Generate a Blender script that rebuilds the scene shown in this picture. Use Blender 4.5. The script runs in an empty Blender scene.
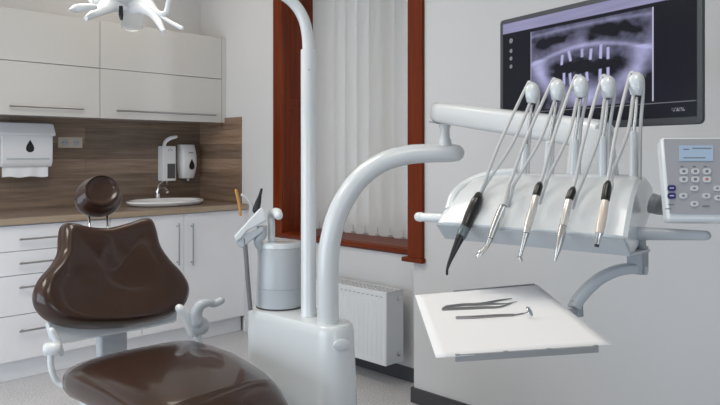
import bpy, bmesh, math, random
from mathutils import Vector, Matrix, noise
random.seed(7)
C = bpy.context.scene.collection
scn = bpy.context.scene
S2 = math.sqrt(2.0)
H = 1.245                      # camera height
FPX = 690.0                    # focal length in pixels of the 720 x 405 frame

# ------------------------------------------------------------------ camera, world, lights, exposure
cam_d = bpy.data.cameras.new('camera'); cam = bpy.data.objects.new('camera', cam_d); C.objects.link(cam)
cam.location = (0, 0, H); cam.rotation_euler = (math.radians(90), 0, math.radians(-45))
cam_d.sensor_width = 36; cam_d.lens = FPX / 720 * 36; cam_d.shift_y = -(202.5 - 154) / 720
cam_d.clip_start = 0.05
scn.camera = cam
w = bpy.data.worlds.new('world'); scn.world = w; w.use_nodes = True
w.node_tree.nodes['Background'].inputs[0].default_value = (0.80, 0.88, 1.0, 1)
w.node_tree.nodes['Background'].inputs[1].default_value = 6.5

def area(name, loc, rot, sx, sy, power, col):
    d = bpy.data.lights.new(name, 'AREA'); d.shape = 'RECTANGLE'; d.size = sx; d.size_y = sy
    d.energy = power; d.color = col
    o = bpy.data.objects.new(name, d); C.objects.link(o); o.location = loc; o.rotation_euler = rot
    return o
area('ceiling_light_lamp', (1.0, 2.45, 2.70), (0, 0, 0), 0.6, 1.2, 17, (1.0, 0.95, 0.87))
area('ceiling_light_lamp', (0.6, 0.55, 2.70), (0, 0, 0), 1.2, 0.6, 9, (1.0, 0.95, 0.87))
area('ceiling_light_lamp', (-0.7, 3.0, 2.70), (0, 0, 0), 0.6, 1.2, 22, (1.0, 0.93, 0.83))
area('ceiling_light_lamp', (2.1, 3.85, 2.70), (0, 0, 0), 0.6, 0.6, 2.8, (1.0, 0.84, 0.66))
# unseen fill lamps added left of and behind the camera, tinted like daylight
area('cool_fill_light', (-1.55, 2.6, 1.00), (0, math.radians(-90), 0), 1.3, 2.8, 36, (0.74, 0.87, 1.0))
area('cool_fill_light', (-0.75, -1.75, 1.10), (math.radians(90), 0, 0), 1.6, 1.6, 18, (0.72, 0.86, 1.0))
scn.view_settings.view_transform = 'Standard'; scn.view_settings.look = 'None'
scn.view_settings.gamma = 1.0; scn.view_settings.use_curve_mapping = False
scn.view_settings.exposure = 0.0

# ------------------------------------------------------------------ geometry of the view (measured room positions)
def ray(px, py):
    u = (px - 360) / FPX; v = (154 - py) / FPX
    return Vector(((1 + u) / S2, (1 - u) / S2, v))
O = Vector((0, 0, H))
def atT(px, py, t): return O + ray(px, py) * t
def onX(px, py, X): r = ray(px, py); return O + r * (X / r.x)
def onY(px, py, Y): r = ray(px, py); return O + r * (Y / r.y)
def onZ(px, py, Z): r = ray(px, py); return O + r * ((Z - H) / r.z)
def onP(px, py, p, n): r = ray(px, py); return O + r * ((Vector(p) - O).dot(n) / r.dot(n))
def CF(x, t, z): return Vector(((t + x) / S2, (t - x) / S2, z))      # room point from right / forward / height
RT = Vector((1 / S2, -1 / S2, 0)); FW = Vector((1 / S2, 1 / S2, 0)); UP = Vector((0, 0, 1))
AX = Vector((1, 0, 0)); AY = Vector((0, 1, 0))

# ------------------------------------------------------------------ materials
def mat(name, col, rough=0.5, metal=0.0, coat=0.0, spec=0.5, var=0.0, vscale=8.0, bump=0.0, bscale=200.0, emit=None, estr=1.0, trans=0.0, coat_rough=0.1):
    m = bpy.data.materials.new(name); m.use_nodes = True; nt = m.node_tree; b = nt.nodes['Principled BSDF']
    b.inputs['Base Color'].default_value = (*col, 1); b.inputs['Roughness'].default_value = rough
    b.inputs['Metallic'].default_value = metal; b.inputs['Coat Weight'].default_value = coat
    b.inputs['Coat Roughness'].default_value = coat_rough
    b.inputs['Specular IOR Level'].default_value = spec
    b.inputs['Transmission Weight'].default_value = trans
    tc = nt.nodes.new('ShaderNodeTexCoord')
    nz = nt.nodes.new('ShaderNodeTexNoise'); nz.inputs['Scale'].default_value = vscale; nz.inputs['Detail'].default_value = 4
    nt.links.new(tc.outputs['Object'], nz.inputs['Vector'])
    mx = nt.nodes.new('ShaderNodeMix'); mx.data_type = 'RGBA'
    mx.inputs[6].default_value = (*[c * (1 - var) for c in col], 1); mx.inputs[7].default_value = (*[min(1, c * (1 + var)) for c in col], 1)
    nt.links.new(nz.outputs['Fac'], mx.inputs[0]); nt.links.new(mx.outputs[2], b.inputs['Base Color'])
    if bump:
        n2 = nt.nodes.new('ShaderNodeTexNoise'); n2.inputs['Scale'].default_value = bscale
        nt.links.new(tc.outputs['Object'], n2.inputs['Vector'])
        bp = nt.nodes.new('ShaderNodeBump'); bp.inputs['Strength'].default_value = bump; bp.inputs['Distance'].default_value = 0.002
        nt.links.new(n2.outputs['Fac'], bp.inputs['Height']); nt.links.new(bp.outputs[0], b.inputs['Normal'])
    if emit:
        b.inputs['Emission Color'].default_value = (*emit, 1); b.inputs['Emission Strength'].default_value = estr
    return m

def srgb(r, g, b):
    f = lambda c: (c / 255 / 12.92) if c / 255 < 0.04045 else ((c / 255 + 0.055) / 1.055) ** 2.4
    return (f(r), f(g), f(b))

M = {}
M['wall'] = mat('painted_wall', srgb(212, 213, 215), 0.85, var=0.015, vscale=3, bump=0.12, bscale=90)
M['ceiling'] = mat('ceiling_paint', srgb(226, 214, 198), 0.9, var=0.01)  # beige tint chosen so the unseen ceiling bounces warm light onto the walls
M['cab'] = mat('cabinet_laminate', srgb(240, 241, 245), 0.3, coat=0.3, var=0.01, vscale=3)
M['cab_warm'] = mat('glossy_cream_laminate', srgb(206, 205, 202), 0.25, coat=0.4, var=0.01, vscale=3)
M['steel'] = mat('brushed_steel', srgb(170, 170, 172), 0.28, metal=1.0, var=0.05, vscale=60)
M['chrome'] = mat('chrome', srgb(225, 226, 228), 0.12, metal=1.0)
M['silver'] = mat('satin_silver', srgb(205, 203, 200), 0.25, metal=0.9)
M['plastic'] = mat('white_lacquer', srgb(220, 225, 228), 0.22, coat=0.5, var=0.008)
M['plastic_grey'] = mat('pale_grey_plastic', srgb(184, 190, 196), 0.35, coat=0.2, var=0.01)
M['plastic_mid'] = mat('grey_plastic', srgb(150, 154, 160), 0.4, var=0.01)
M['hose'] = mat('grey_hose', srgb(196, 197, 198), 0.4, var=0.02)
M['hose_dark'] = mat('dark_grey_hose', srgb(120, 122, 124), 0.45, var=0.02)
M['leather'] = mat('brown_leather', srgb(52, 31, 22), 0.33, coat=0.55, spec=0.3, var=0.15, vscale=14, bump=0.06, bscale=320, coat_rough=0.06)
M['black'] = mat('black_plastic', srgb(16, 17, 20), 0.3, coat=0.2)
M['bezel'] = mat('dark_bezel', srgb(62, 66, 72), 0.35)
M['dark'] = mat('dark_skirting', srgb(66, 66, 70), 0.5, var=0.04)
M['porcelain'] = mat('porcelain', srgb(236, 238, 240), 0.1, coat=0.6)
M['paper'] = mat('white_paper', srgb(240, 242, 246), 0.75, var=0.01)
M['tray'] = mat('grey_tray', srgb(160, 162, 164), 0.4, metal=0.3)
M['pearl'] = mat('pearl_silver', srgb(222, 218, 214), 0.22, metal=0.55)
M['lampwhite'] = mat('lamp_white', srgb(236, 238, 240), 0.3, coat=0.4)
M['abs'] = mat('white_abs', srgb(234, 236, 240), 0.3, coat=0.3)
M['beige'] = mat('cream_metal', srgb(226, 214, 202), 0.3, metal=0.3)
M['smoke'] = mat('smoky_plastic', srgb(96, 108, 112), 0.2, coat=0.5)
M['tan'] = mat('amber_plastic', srgb(196, 140, 70), 0.4)
M['blind'] = mat('blind_fabric', srgb(216, 216, 215), 0.9, var=0.02, vscale=20, bump=0.2, bscale=300)
M['radiator'] = mat('radiator_enamel', srgb(218, 221, 224), 0.3, coat=0.2)
M['navy'] = mat('navy_button', srgb(44, 40, 110), 0.4)
M['grille'] = mat('dark_grille', srgb(88, 88, 90), 0.6)
M['glass'] = mat('window_glass', (1, 1, 1), 0.02, trans=1.0)
M['lens'] = mat('frosted_lens', srgb(235, 240, 244), 0.55, trans=0.95)
M['lens'].node_tree.nodes['Principled BSDF'].inputs['IOR'].default_value = 1.08
M['lamp'] = mat('ceiling_diffuser', (1, 1, 1), 0.5, emit=(1.0, 0.96, 0.9), estr=0.9)
M['panelface'] = mat('control_face', srgb(168, 169, 174), 0.4, var=0.01)
M['button'] = mat('button_face', srgb(208, 210, 214), 0.4)
M['lcd'] = mat('lcd_screen', srgb(150, 168, 186), 0.3, emit=srgb(150, 172, 200), estr=0.28)
M['print'] = mat('grey_print', srgb(120, 122, 130), 0.6)
M['redprint'] = mat('red_print', srgb(190, 120, 120), 0.6)

def translucent_blind():
    m = M['blind']; nt = m.node_tree; b = nt.nodes['Principled BSDF']; out = nt.nodes['Material Output']
    t = nt.nodes.new('ShaderNodeBsdfTranslucent'); t.inputs[0].default_value = (*srgb(216, 216, 215), 1)
    mx = nt.nodes.new('ShaderNodeMixShader'); mx.inputs[0].default_value = 0.22
    nt.links.new(b.outputs[0], mx.inputs[1]); nt.links.new(t.outputs[0], mx.inputs[2]); nt.links.new(mx.outputs[0], out.inputs[0])
translucent_blind()

def wood(name, c1, c2, axis_rot=(0, 0, 0), scale=(1, 1, 1), rough=0.35, planks=None, coat=0.2):
    m = bpy.data.materials.new(name); m.use_nodes = True; nt = m.node_tree; b = nt.nodes['Principled BSDF']
    tc = nt.nodes.new('ShaderNodeTexCoord'); mp = nt.nodes.new('ShaderNodeMapping')
    mp.inputs['Rotation'].default_value = axis_rot
    nt.links.new(tc.outputs['Object'], mp.inputs['Vector'])
    sc = nt.nodes.new('ShaderNodeVectorMath'); sc.operation = 'MULTIPLY'; sc.inputs[1].default_value = scale
    nt.links.new(mp.outputs[0], sc.inputs[0])
    nz = nt.nodes.new('ShaderNodeTexNoise'); nz.inputs['Scale'].default_value = 1.0; nz.inputs['Detail'].default_value = 6; nz.inputs['Roughness'].default_value = 0.65
    nt.links.new(sc.outputs[0], nz.inputs['Vector'])
    rp = nt.nodes.new('ShaderNodeValToRGB'); rp.color_ramp.elements[0].position = 0.3; rp.color_ramp.elements[1].position = 0.7
    rp.color_ramp.elements[0].color = (*c1, 1); rp.color_ramp.elements[1].color = (*c2, 1)
    nt.links.new(nz.outputs['Fac'], rp.inputs[0])
    last = rp.outputs[0]
    if planks:
        br = nt.nodes.new('ShaderNodeTexBrick'); br.inputs['Scale'].default_value = 1.0
        br.inputs['Brick Width'].default_value = planks[0]; br.inputs['Row Height'].default_value = planks[1]
        br.inputs['Mortar Size'].default_value = 0.0012; br.inputs['Color1'].default_value = (0.68, 0.66, 0.66, 1); br.inputs['Color2'].default_value = (1.22, 1.2, 1.2, 1)
        br.inputs['Mortar'].default_value = (0.5, 0.5, 0.5, 1)
        nt.links.new(mp.outputs[0], br.inputs['Vector'])
        mx = nt.nodes.new('ShaderNodeMix'); mx.data_type = 'RGBA'; mx.blend_type = 'MULTIPLY'; mx.inputs[0].default_value = 1.0
        nt.links.new(last, mx.inputs[6]); nt.links.new(br.outputs['Color'], mx.inputs[7]); last = mx.outputs[2]
    nt.links.new(last, b.inputs['Base Color'])
    b.inputs['Roughness'].default_value = rough; b.inputs['Coat Weight'].default_value = coat
    if not planks and 'mahogany' in name: b.inputs['Specular IOR Level'].default_value = 0.18
    return m
M['splash_left'] = wood('plank_splashback', srgb(104, 87, 73), srgb(158, 138, 120), (math.radians(-90), 0, 0), (2.2, 40, 40), 0.45, (0.95, 0.105), 0.1)
M['splash_right'] = wood('plank_splashback_side', srgb(108, 87, 70), srgb(158, 135, 115), (math.radians(-90), math.radians(90), 0), (2.2, 40, 40), 0.45, (0.95, 0.105), 0.1)
M['counter'] = wood('oak_worktop', srgb(108, 93, 82), srgb(146, 130, 118), (0, 0, 0), (2.5, 40, 40), 0.4)
M['counter_edge'] = wood('oak_worktop_edge', srgb(150, 132, 112), srgb(176, 158, 138), (0, 0, 0), (2.5, 40, 40), 0.4)
M['mahogany'] = wood('mahogany', srgb(84, 28, 6), srgb(124, 50, 14), (0, 0, 0), (30, 30, 1.6), 0.42, None, 0.03)
M['mahogany_h'] = wood('mahogany_rail', srgb(84, 28, 6), srgb(124, 50, 14), (0, 0, 0), (30, 1.6, 30), 0.42, None, 0.03)

def floor_mat():
    m = bpy.data.materials.new('speckled_vinyl'); m.use_nodes = True; nt = m.node_tree; b = nt.nodes['Principled BSDF']
    tc = nt.nodes.new('ShaderNodeTexCoord')
    a = nt.nodes.new('ShaderNodeTexNoise'); a.inputs['Scale'].default_value = 120; a.inputs['Detail'].default_value = 3
    c = nt.nodes.new('ShaderNodeTexNoise'); c.inputs['Scale'].default_value = 3; c.inputs['Detail'].default_value = 3
    for n in (a, c): nt.links.new(tc.outputs['Object'], n.inputs['Vector'])
    r = nt.nodes.new('ShaderNodeValToRGB'); r.color_ramp.elements[0].position = 0.35; r.color_ramp.elements[1].position = 0.65
    r.color_ramp.elements[0].color = (*srgb(182, 181, 185), 1); r.color_ramp.elements[1].color = (*srgb(232, 232, 235), 1)
    nt.links.new(a.outputs['Fac'], r.inputs[0])
    mx = nt.nodes.new('ShaderNodeMix'); mx.data_type = 'RGBA'; mx.blend_type = 'MULTIPLY'; mx.inputs[0].default_value = 0.25
    nt.links.new(r.outputs[0], mx.inputs[6]); nt.links.new(c.outputs['Fac'], mx.inputs[7])
    nt.links.new(mx.outputs[2], b.inputs['Base Color']); b.inputs['Roughness'].default_value = 0.38
    return m
M['floor'] = floor_mat()

# ------------------------------------------------------------------ mesh helpers (all in world coordinates)
def box(bm, c, size, ax=None):
    c = Vector(c); ax = ax or (AX, AY, UP); h = [s / 2 for s in size]; vs = []
    for k in (-1, 1):
        for j in (-1, 1):
            for i in (-1, 1):
                vs.append(bm.verts.new(c + ax[0] * (i * h[0]) + ax[1] * (j * h[1]) + ax[2] * (k * h[2])))
    for f in ((0, 2, 3, 1), (4, 5, 7, 6), (0, 1, 5, 4), (2, 6, 7, 3), (0, 4, 6, 2), (1, 3, 7, 5)):
        bm.faces.new([vs[i] for i in f])
def bx(bm, a, b):
    box(bm, [(p + q) / 2 for p, q in zip(a, b)], [abs(q - p) for p, q in zip(a, b)])
def smooth_path(pts, n=6):
    pts = [Vector(p) for p in pts]
    if len(pts) < 3: return pts
    P = [pts[0] * 2 - pts[1]] + pts + [pts[-1] * 2 - pts[-2]]; out = []
    for i in range(1, len(P) - 2):
        for k in range(n):
            s = k / n; a, b, c, d = P[i - 1], P[i], P[i + 1], P[i + 2]
            out.append(0.5 * ((2 * b) + (c - a) * s + (2 * a - 5 * b + 4 * c - d) * s * s + (3 * b - a - 3 * c + d) * s ** 3))
    return out + [pts[-1]]
def frames(pts):
    T = []
    for i in range(len(pts)):
        d = pts[min(i + 1, len(pts) - 1)] - pts[max(i - 1, 0)]
        T.append(d.normalized())
    ref = UP if abs(T[0].z) < 0.9 else AX
    n = T[0].cross(ref).normalized(); fr = []
    for t in T:
        n = (n - t * n.dot(t)).normalized(); fr.append((n, t.cross(n).normalized()))
    return fr
def loft(bm, rings, caps=True):
    R = [[bm.verts.new(p) for p in r] for r in rings]; n = len(R[0])
    for a, b in zip(R, R[1:]):
        for i in range(n):
            bm.faces.new((a[i], a[(i + 1) % n], b[(i + 1) % n], b[i]))
    if caps:
        bm.faces.new(list(reversed(R[0]))); bm.faces.new(R[-1])
def tube(bm, pts, r, seg=14, sm=6, round_end=False, flat=1.0):
    """r: number or list of radii (one per given point)"""
    pts = [Vector(p) for p in pts]
    rl = r if isinstance(r, (list, tuple)) else [r] * len(pts)
    if len(pts) > 2 and sm > 1:
        P = smooth_path(pts, sm); rr = []
        for i in range(len(P)):
            f = i / sm; k = min(int(f), len(rl) - 2); rr.append(rl[k] + (rl[k + 1] - rl[k]) * (f - k))
    else: P = pts; rr = list(rl)
    if round_end:
        def cap(p, d, r0):
            return [(p + d * (r0 * math.sin(a)), max(r0 * math.cos(a), r0 * 0.08)) for a in (0.5, 0.95, 1.3, 1.5)]
        d0 = (P[0] - P[1]).normalized(); d1 = (P[-1] - P[-2]).normalized()
        s = list(reversed(cap(P[0], d0, rr[0]))); e = cap(P[-1], d1, rr[-1])
        P = [q[0] for q in s] + P + [q[0] for q in e]; rr = [q[1] for q in s] + rr + [q[1] for q in e]
    fr = frames(P); rings = []
    for p, (n, b), q in zip(P, fr, rr):
        rings.append([p + n * (q * math.cos(a)) + b * (q * flat * math.sin(a)) for a in [2 * math.pi * k / seg for k in range(seg)]])
    loft(bm, rings)
def lathe(bm, prof, c, axis=UP, seg=28, sx=1.0, sy=1.0, xd=None):
    c = Vector(c); axis = axis.normalized()
    xd = xd or (AX if abs(axis.x) < 0.9 else AY); xd = (xd - axis * xd.dot(axis)).normalized(); yd = axis.cross(xd)
    rings = [[c + axis * h + xd * (r * sx * math.cos(a)) + yd * (r * sy * math.sin(a)) for a in [2 * math.pi * k / seg for k in range(seg)]] for r, h in prof]
    loft(bm, rings)
def prism(bm, pts, d):
    """closed polygon of points pushed along vector d"""
    loft(bm, [[Vector(p) for p in pts], [Vector(p) + Vector(d) for p in pts]])
def cushion(bm, outline, c, n, front, back, levels=12, p=2.4, prof=None, shift=None, blend=None):
    """outline: planar polygon; a padded form, deep `front` along n and `back` against it"""
    c = Vector(c); rings = []
    for side, T in ((-1, back), (1, front)):
        ks = range(levels)
        L = []
        for k in ks:
            a = (k / (levels - 1)) * math.pi / 2
            s = math.cos(a) ** 0.85 if k < levels - 1 else 0.02
            z = math.sin(a) ** (2 / p) * T
            if prof and side == 1: z = prof(s) * T
            o_ = shift * (1 - s) if (shift is not None and side == 1) else Vector((0, 0, 0))
            if blend and side == 1:
                wq = min(1.0, s / .84) ** 1.6; ring = []
                for q in outline:
                    d = q - c; dx = d.dot(AX); dz = math.sqrt(max(0.0, d.length_squared - dx * dx)); L0 = d.length
                    R = 1 / math.sqrt((dx / L0 / blend[0]) ** 2 + (dz / L0 / blend[1]) ** 2)
                    ring.append(c + o_ + d * (s * wq) + d.normalized() * (R * s * (1 - wq)) + n * z)
                L.append(ring); continue
            L.append([c + o_ + (q - c) * s + n * (side * z) for q in outline])
        if side == -1: rings += list(reversed(L))
        else: rings += L[1:]
    loft(bm, rings)
def smooth_loop(pts, n=5):
    pts = [Vector(p) for p in pts]; N = len(pts); out = []
    for i in range(N):
        a, b, c, d = pts[i - 1], pts[i], pts[(i + 1) % N], pts[(i + 2) % N]
        for k in range(n):
            s = k / n
            out.append(0.5 * ((2 * b) + (c - a) * s + (2 * a - 5 * b + 4 * c - d) * s * s + (3 * b - a - 3 * c + d) * s ** 3))
    return out

def loc_of(o):
    while o.parent: o = o.parent
    return Vector(o.location)
def build(name, bm, m, parent=None, base=(0, 0, 0), bevel=0.0, seg=2, ang=40, label=None):
    base = loc_of(parent) if parent else Vector(base)
    bmesh.ops.recalc_face_normals(bm, faces=bm.faces)
    for v in bm.verts: v.co -= base
    me = bpy.data.meshes.new(name); bm.to_mesh(me); bm.free()
    for p in me.polygons: p.use_smooth = True
    me.set_sharp_from_angle(angle=math.radians(ang))
    me.materials.append(m)
    o = bpy.data.objects.new(name, me); C.objects.link(o)
    if parent: o.parent = parent
    else: o.location = base
    if bevel:
        md = o.modifiers.new('bevel', 'BEVEL'); md.width = bevel; md.segments = seg; md.limit_method = 'ANGLE'; md.angle_limit = math.radians(35)
    if label: o['label'] = label
    return o
def thing(name, label, cat, loc, group=None):
    o = bpy.data.objects.new(name, None); C.objects.link(o); o.location = loc; o.empty_display_size = 0.05
    o['label'] = label; o['category'] = cat
    if group: o['group'] = group
    return o
def tag(o, label, cat, group=None):
    o['label'] = label; o['category'] = cat
    if group: o['group'] = group
    return o
def struct(name, bm, m, parent=None, **k):
    o = build(name, bm, m, parent, **k)
    if not parent: o['kind'] = 'structure'
    return o
def N_(): return bmesh.new()
def part(name, m, parent, fn, *a, **k):
    bm = N_(); fn(bm, *a); return build(name, bm, m, parent, **k)

# ================================================================== THE ROOM
YC = 4.60; XN = 2.87; XO = 2.64; YO = 2.257; CE = 2.75; X0 = -1.6; Y0 = -1.8
bm = N_(); bx(bm, (X0 - .1, Y0 - .1, -.1), (3.4, YC + .1, 0)); struct('floor', bm, M['floor'])
bm = N_(); bx(bm, (X0 - .1, Y0 - .1, CE), (3.4, YC + .1, CE + .1)); struct('ceiling', bm, M['ceiling'])
bm = N_(); bx(bm, (X0 - .1, YC, 0), (3.4, YC + .1, CE)); struct('wall_left', bm, M['wall'])
bm = N_(); bx(bm, (X0 - .1, Y0, 0), (X0, YC, CE)); struct('wall_near', bm, M['wall'])
bm = N_(); bx(bm, (X0, Y0 - .1, 0), (3.4, Y0, CE)); struct('wall_back', bm, M['wall'])
# wall with the window: opening WY0..WY1, z WZ0..WZ1
WY0, WY1, WZ0, WZ1 = 2.20, 3.588, 0.735, 2.45
bm = N_()
bx(bm, (XN, WY1, 0), (XN + .40, YC, CE)); bx(bm, (XN, YO - .3, 0), (XN + .40, WY0, CE))
bx(bm, (XN, WY0, 0), (XN + .40, WY1, WZ0 - .03)); bx(bm, (XN, WY0, WZ1), (XN + .40, WY1, CE))
struct('wall_right', bm, M['wall'])
bm = N_(); bx(bm, (XO, Y0, 0), (XN + .1, YO, CE)); struct('wall_right_projecting', bm, M['wall'])
# skirtings
bm = N_(); bx(bm, (XN - .012, YO, 0), (XN, 3.955, .075)); struct('baseboard_right', bm, M['dark'])
bm = N_(); bx(bm, (XO - .012, Y0, 0), (XO, YO + .012, .075)); bx(bm, (XO, YO, 0), (XN - .012, YO + .012, .075)); struct('baseboard_near', bm, M['dark'])

# window
win = bpy.data.objects.new('window_1', None); C.objects.link(win); win.location = (XN, 2.9, WZ0); win['kind'] = 'structure'
XB = 3.13
bm = N_(); bx(bm, (XN - .014, WY1 - .004, WZ0 - .045), (XN + .01, WY1 + .094, 2.55)); bx(bm, (XN - .02, WY1 - .010, WZ0 - .045), (XN + .01, WY1 + .002, 2.55))
build('window_casing', bm, M['mahogany'], win, bevel=.003)
bm = N_(); bx(bm, (XN - .01, WY1 - .012, WZ0 - .03), (XB + .12, WY1 + .002, WZ1)); build('window_jamb', bm, M['mahogany'], win)
for (za, zb) in ((0.80, 1.55), (1.62, 2.40)):
    bm = N_(); bx(bm, (XN + .05, WY1 - .018, za), (XN + .22, WY1 - .010, zb)); build('jamb_panel', bm, M['mahogany'], win, bevel=.004)
bm = N_(); bx(bm, (XN - .01, WY0, WZ0 - .022), (XB + .12, WY1 - .012, WZ0 - .002)); build('window_sill', bm, M['mahogany_h'], win, bevel=.004)
bm = N_()
prism(bm, [(XN - .012, WY0, WZ0 - .004), (XN - .028, WY0, WZ0 - .012), (XN - .028, WY0, WZ0 - .03), (XN - .014, WY0, WZ0 - .044), (XN, WY0, WZ0 - .044), (XN, WY0, WZ0 - .004)], (0, WY1 - WY0, 0))
build('window_apron', bm, M['mahogany_h'], win)
bm = N_()
ya, yb = onX(422, 200, XO - .02).y, onX(407.3, 200, XO - .02).y
bx(bm, (XO - .02, ya, .725), (XO, yb, 2.6)); bx(bm, (XO, YO, .725), (XO + .07, yb, 2.6))
build('window_casing', bm, M['mahogany'], win, bevel=.003)
bm = N_(); bx(bm, (XO - .032, ya - .008, .705), (XO, yb + .03, .727)); bx(bm, (XO, YO, .705), (XO + .07, yb + .03, .727)); build('casing_foot', bm, M['mahogany'], win, bevel=.003)
# sashes and glass at the back of the reveal
XG = XB + .06
for (a, b) in ((WY0, 2.9), (2.9, WY1 - .012)):
    bm = N_()
    bx(bm, (XG, a, WZ0), (XG + .05, a + .06, WZ1)); bx(bm, (XG, b - .06, WZ0), (XG + .05, b, WZ1))
    bx(bm, (XG, a + .06, WZ0), (XG + .05, b - .06, WZ0 + .07)); bx(bm, (XG, a + .06, WZ1 - .07), (XG + .05, b - .06, WZ1))
    sash = build('window_sash', bm, M['mahogany'], win, bevel=.004)
    bm = N_(); bx(bm, (XG + .02, a + .06, WZ0 + .07), (XG + .026, b - .06, WZ1 - .07)); build('pane', bm, M['glass'], sash)

# vertical blinds
bl = thing('vertical_blind', 'off-white vertical slat blind hanging inside the mahogany window reveal', 'blind', (XB, 2.9, WZ1))
bm = N_(); bx(bm, (XB - .03, WY0 + .01, WZ1 - .04), (XB + .03, WY1 - .015, WZ1 - .004)); build('head_rail', bm, M['plastic_grey'], bl)
zb_ = onX(400, 239.0, XB).z
y = WY1 - .02 - .055; i = 0
while y > WY0 + .06:
    yaw = math.radians(-9 + random.uniform(-6, 6)); dv = Vector((math.sin(yaw), math.cos(yaw), 0)); nv = Vector((math.cos(yaw), -math.sin(yaw), 0))
    c = Vector((XB, y, 0)); bm = N_(); sec = []
    for k in range(7):
        s = (k / 6 - .5); sec.append(c + dv * (s * .127) + nv * (.004 * (1 - (2 * s) ** 2)))
    sec += [q + nv * -.0008 for q in reversed(sec)]
    lo = zb_ + random.uniform(0, .006)
    loft(bm, [[q + UP * lo for q in sec], [q + UP * (WZ1 - .045) for q in sec]])
    sl = build('slat', bm, M['blind'], bl)
    bm = N_(); box(bm, c + UP * (lo + .006) - nv * .004, (.002, .03, .012), (nv, dv, UP)); tube(bm, [c + UP * (lo + .01) - nv * .006, c + UP * (lo + .055) - nv * .006], .0015, 6)
    build('slat_weight', bm, M['plastic_mid'], sl)
    y -= .108; i += 1

# ceiling lights (above the frame)
for (cx, cy, sx, sy, lab) in ((1.0, 2.45, .6, 1.2, 'white ceiling light panel above the dental chair'), (.6, .55, 1.2, .6, 'white ceiling light panel nearest the entrance side'), (-.7, 3.0, .6, 1.2, 'white ceiling light panel left of the dental chair'), (2.1, 3.85, .6, .6, 'small square ceiling light panel above the sink corner')):
    t = thing('ceiling_light', lab, 'ceiling light', (cx, cy, CE), 'ceiling light panels')
    bm = N_(); bx(bm, (cx - sx / 2 - .02, cy - sy / 2 - .02, CE - .03), (cx + sx / 2 + .02, cy + sy / 2 + .02, CE - .0005)); build('frame', bm, M['plastic'], t)
    bm = N_(); bx(bm, (cx - sx / 2, cy - sy / 2, CE - .034), (cx + sx / 2, cy + sy / 2, CE - .029)); build('diffuser', bm, M['lamp'], t)

# ================================================================== CABINETS
YU = 4.25; UZ0, UZM, UZ1 = 1.478, 1.787, 2.088
YF = 3.99
ux = [0.10, 1.02, 1.924, 2.832]
def bar_handle(parent, a, b, out, r=.005):
    a = Vector(a); b = Vector(b); d = (b - a).normalized(); out = Vector(out)
    bm = N_(); tube(bm, [a + out, b + out], r, 10)
    for p in (a + d * .02, b - d * .02): tube(bm, [p, p + out], r * .9, 8)
    return build('handle', bm, M['steel'], parent)
names = ['far left upper wall cabinet with two white fronts, cut off by the photo edge', 'glossy pale upper cabinet above the paper towel dispenser', 'glossy pale upper cabinet above the sink, beside the corner']
for i in range(1, 3):
    a, b = ux[i], ux[i + 1]
    t = thing('wall_cabinet', names[i], 'cabinet', ((a + b) / 2, YC, UZ0), 'upper wall cabinets')
    bm = N_(); bx(bm, (a + .001, YU + .021, UZ0), (b - .001, YC - .001, UZ1)); build('body', bm, M['cab_warm'], t)
    for (z0, z1, low) in ((UZ0 - .006, UZM - .002, True), (UZM + .002, UZ1, False)):
        bm = N_(); bx(bm, (a + .002, YU, z0), (b - .002, YU + .019, z1)); d = build('door', bm, M['cab_warm'], t, bevel=.0012, seg=1)
        if low:
            pa = (8, 82) if i == 1 else (115, 214); py = (104, 110) if i == 1 else (108, 114)
            A = onY(pa[0], py[0], YU); B = onY(pa[1], py[1], YU); zz = UZ0 + .045
            bar_handle(d, (A.x, YU, zz), (B.x, YU, zz), (0, -.028, 0), .006)
# filler strip between cabinet and side wall
bm = N_(); bx(bm, (2.833, YU + .002, UZ0 - .006), (XN - .001, YU + .02, UZ1)); tag(build('filler_strip', bm, M['cab_warm'], None, (2.85, YU, UZ0)), 'narrow pale filler strip between the upper cabinet and the side wall', 'trim')

# splashbacks
ZC = 0.897
bm = N_(); bx(bm, (X0 + .5, YC - .012, ZC - .002), (XN - .0005, YC - .0005, UZ0 + .01)); tag(build('splashback', bm, M['splash_left'], None, (1.5, YC, ZC)), 'brown wood-plank splashback along the wall behind the worktop', 'splashback')
ysp = onX(242, 160, XN).y
bm = N_(); bx(bm, (XN - .012, ysp, ZC - .002), (XN - .0005, YC - .0125, UZ0 + .03)); tag(build('splashback', bm, M['splash_right'], None, (XN, 4.3, ZC)), 'brown wood-plank splashback on the short side wall right of the sink', 'splashback')

# base cabinets
bz0, bz1 = .115, ZC - .04
def dispx(px, py=260): return onY(px, py, YF).x
xa = dispx(-60); x1 = 1.87; xd0 = 1.2     # drawer unit edge behind the chair
x2 = dispx(142)
x3 = XN - .02
xm = dispx(184)
t = thing('base_cabinet', 'white drawer cabinet with steel bar handles behind the dental chair', 'cabinet', ((xa + x1) / 2, YC, 0), 'base cabinets')
bm = N_(); bx(bm, (xa, YF + .02, bz0), (x1 - .001, YC - .014, bz1)); build('body', bm, M['cab'], t)
zt = bz1
bm = N_(); bx(bm, (xa, YF, bz0), (xd0 - .004, YF + .019, bz1 - .002)); build('door', bm, M['cab'], t, bevel=.001, seg=1)
zl = [zt - .002]
for py in (253, 277.5, 318): zl.append(onY(0, py, YF).z)
zl.append(bz0)
hy = (239, 263, 287, 330.5)
for k in range(4):
    bm = N_(); bx(bm, (xd0, YF, zl[k + 1] + .0022), (x1 - .002, YF + .019, zl[k] - .0022)); d = build('drawer', bm, M['cab'], t, bevel=.001, seg=1)
    h = onY(20, hy[k], YF); hx = dispx(62, 240)
    bar_handle(d, (1.345, YF, h.z), (1.73, YF, h.z), (0, -.028, 0), .0055)
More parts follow.
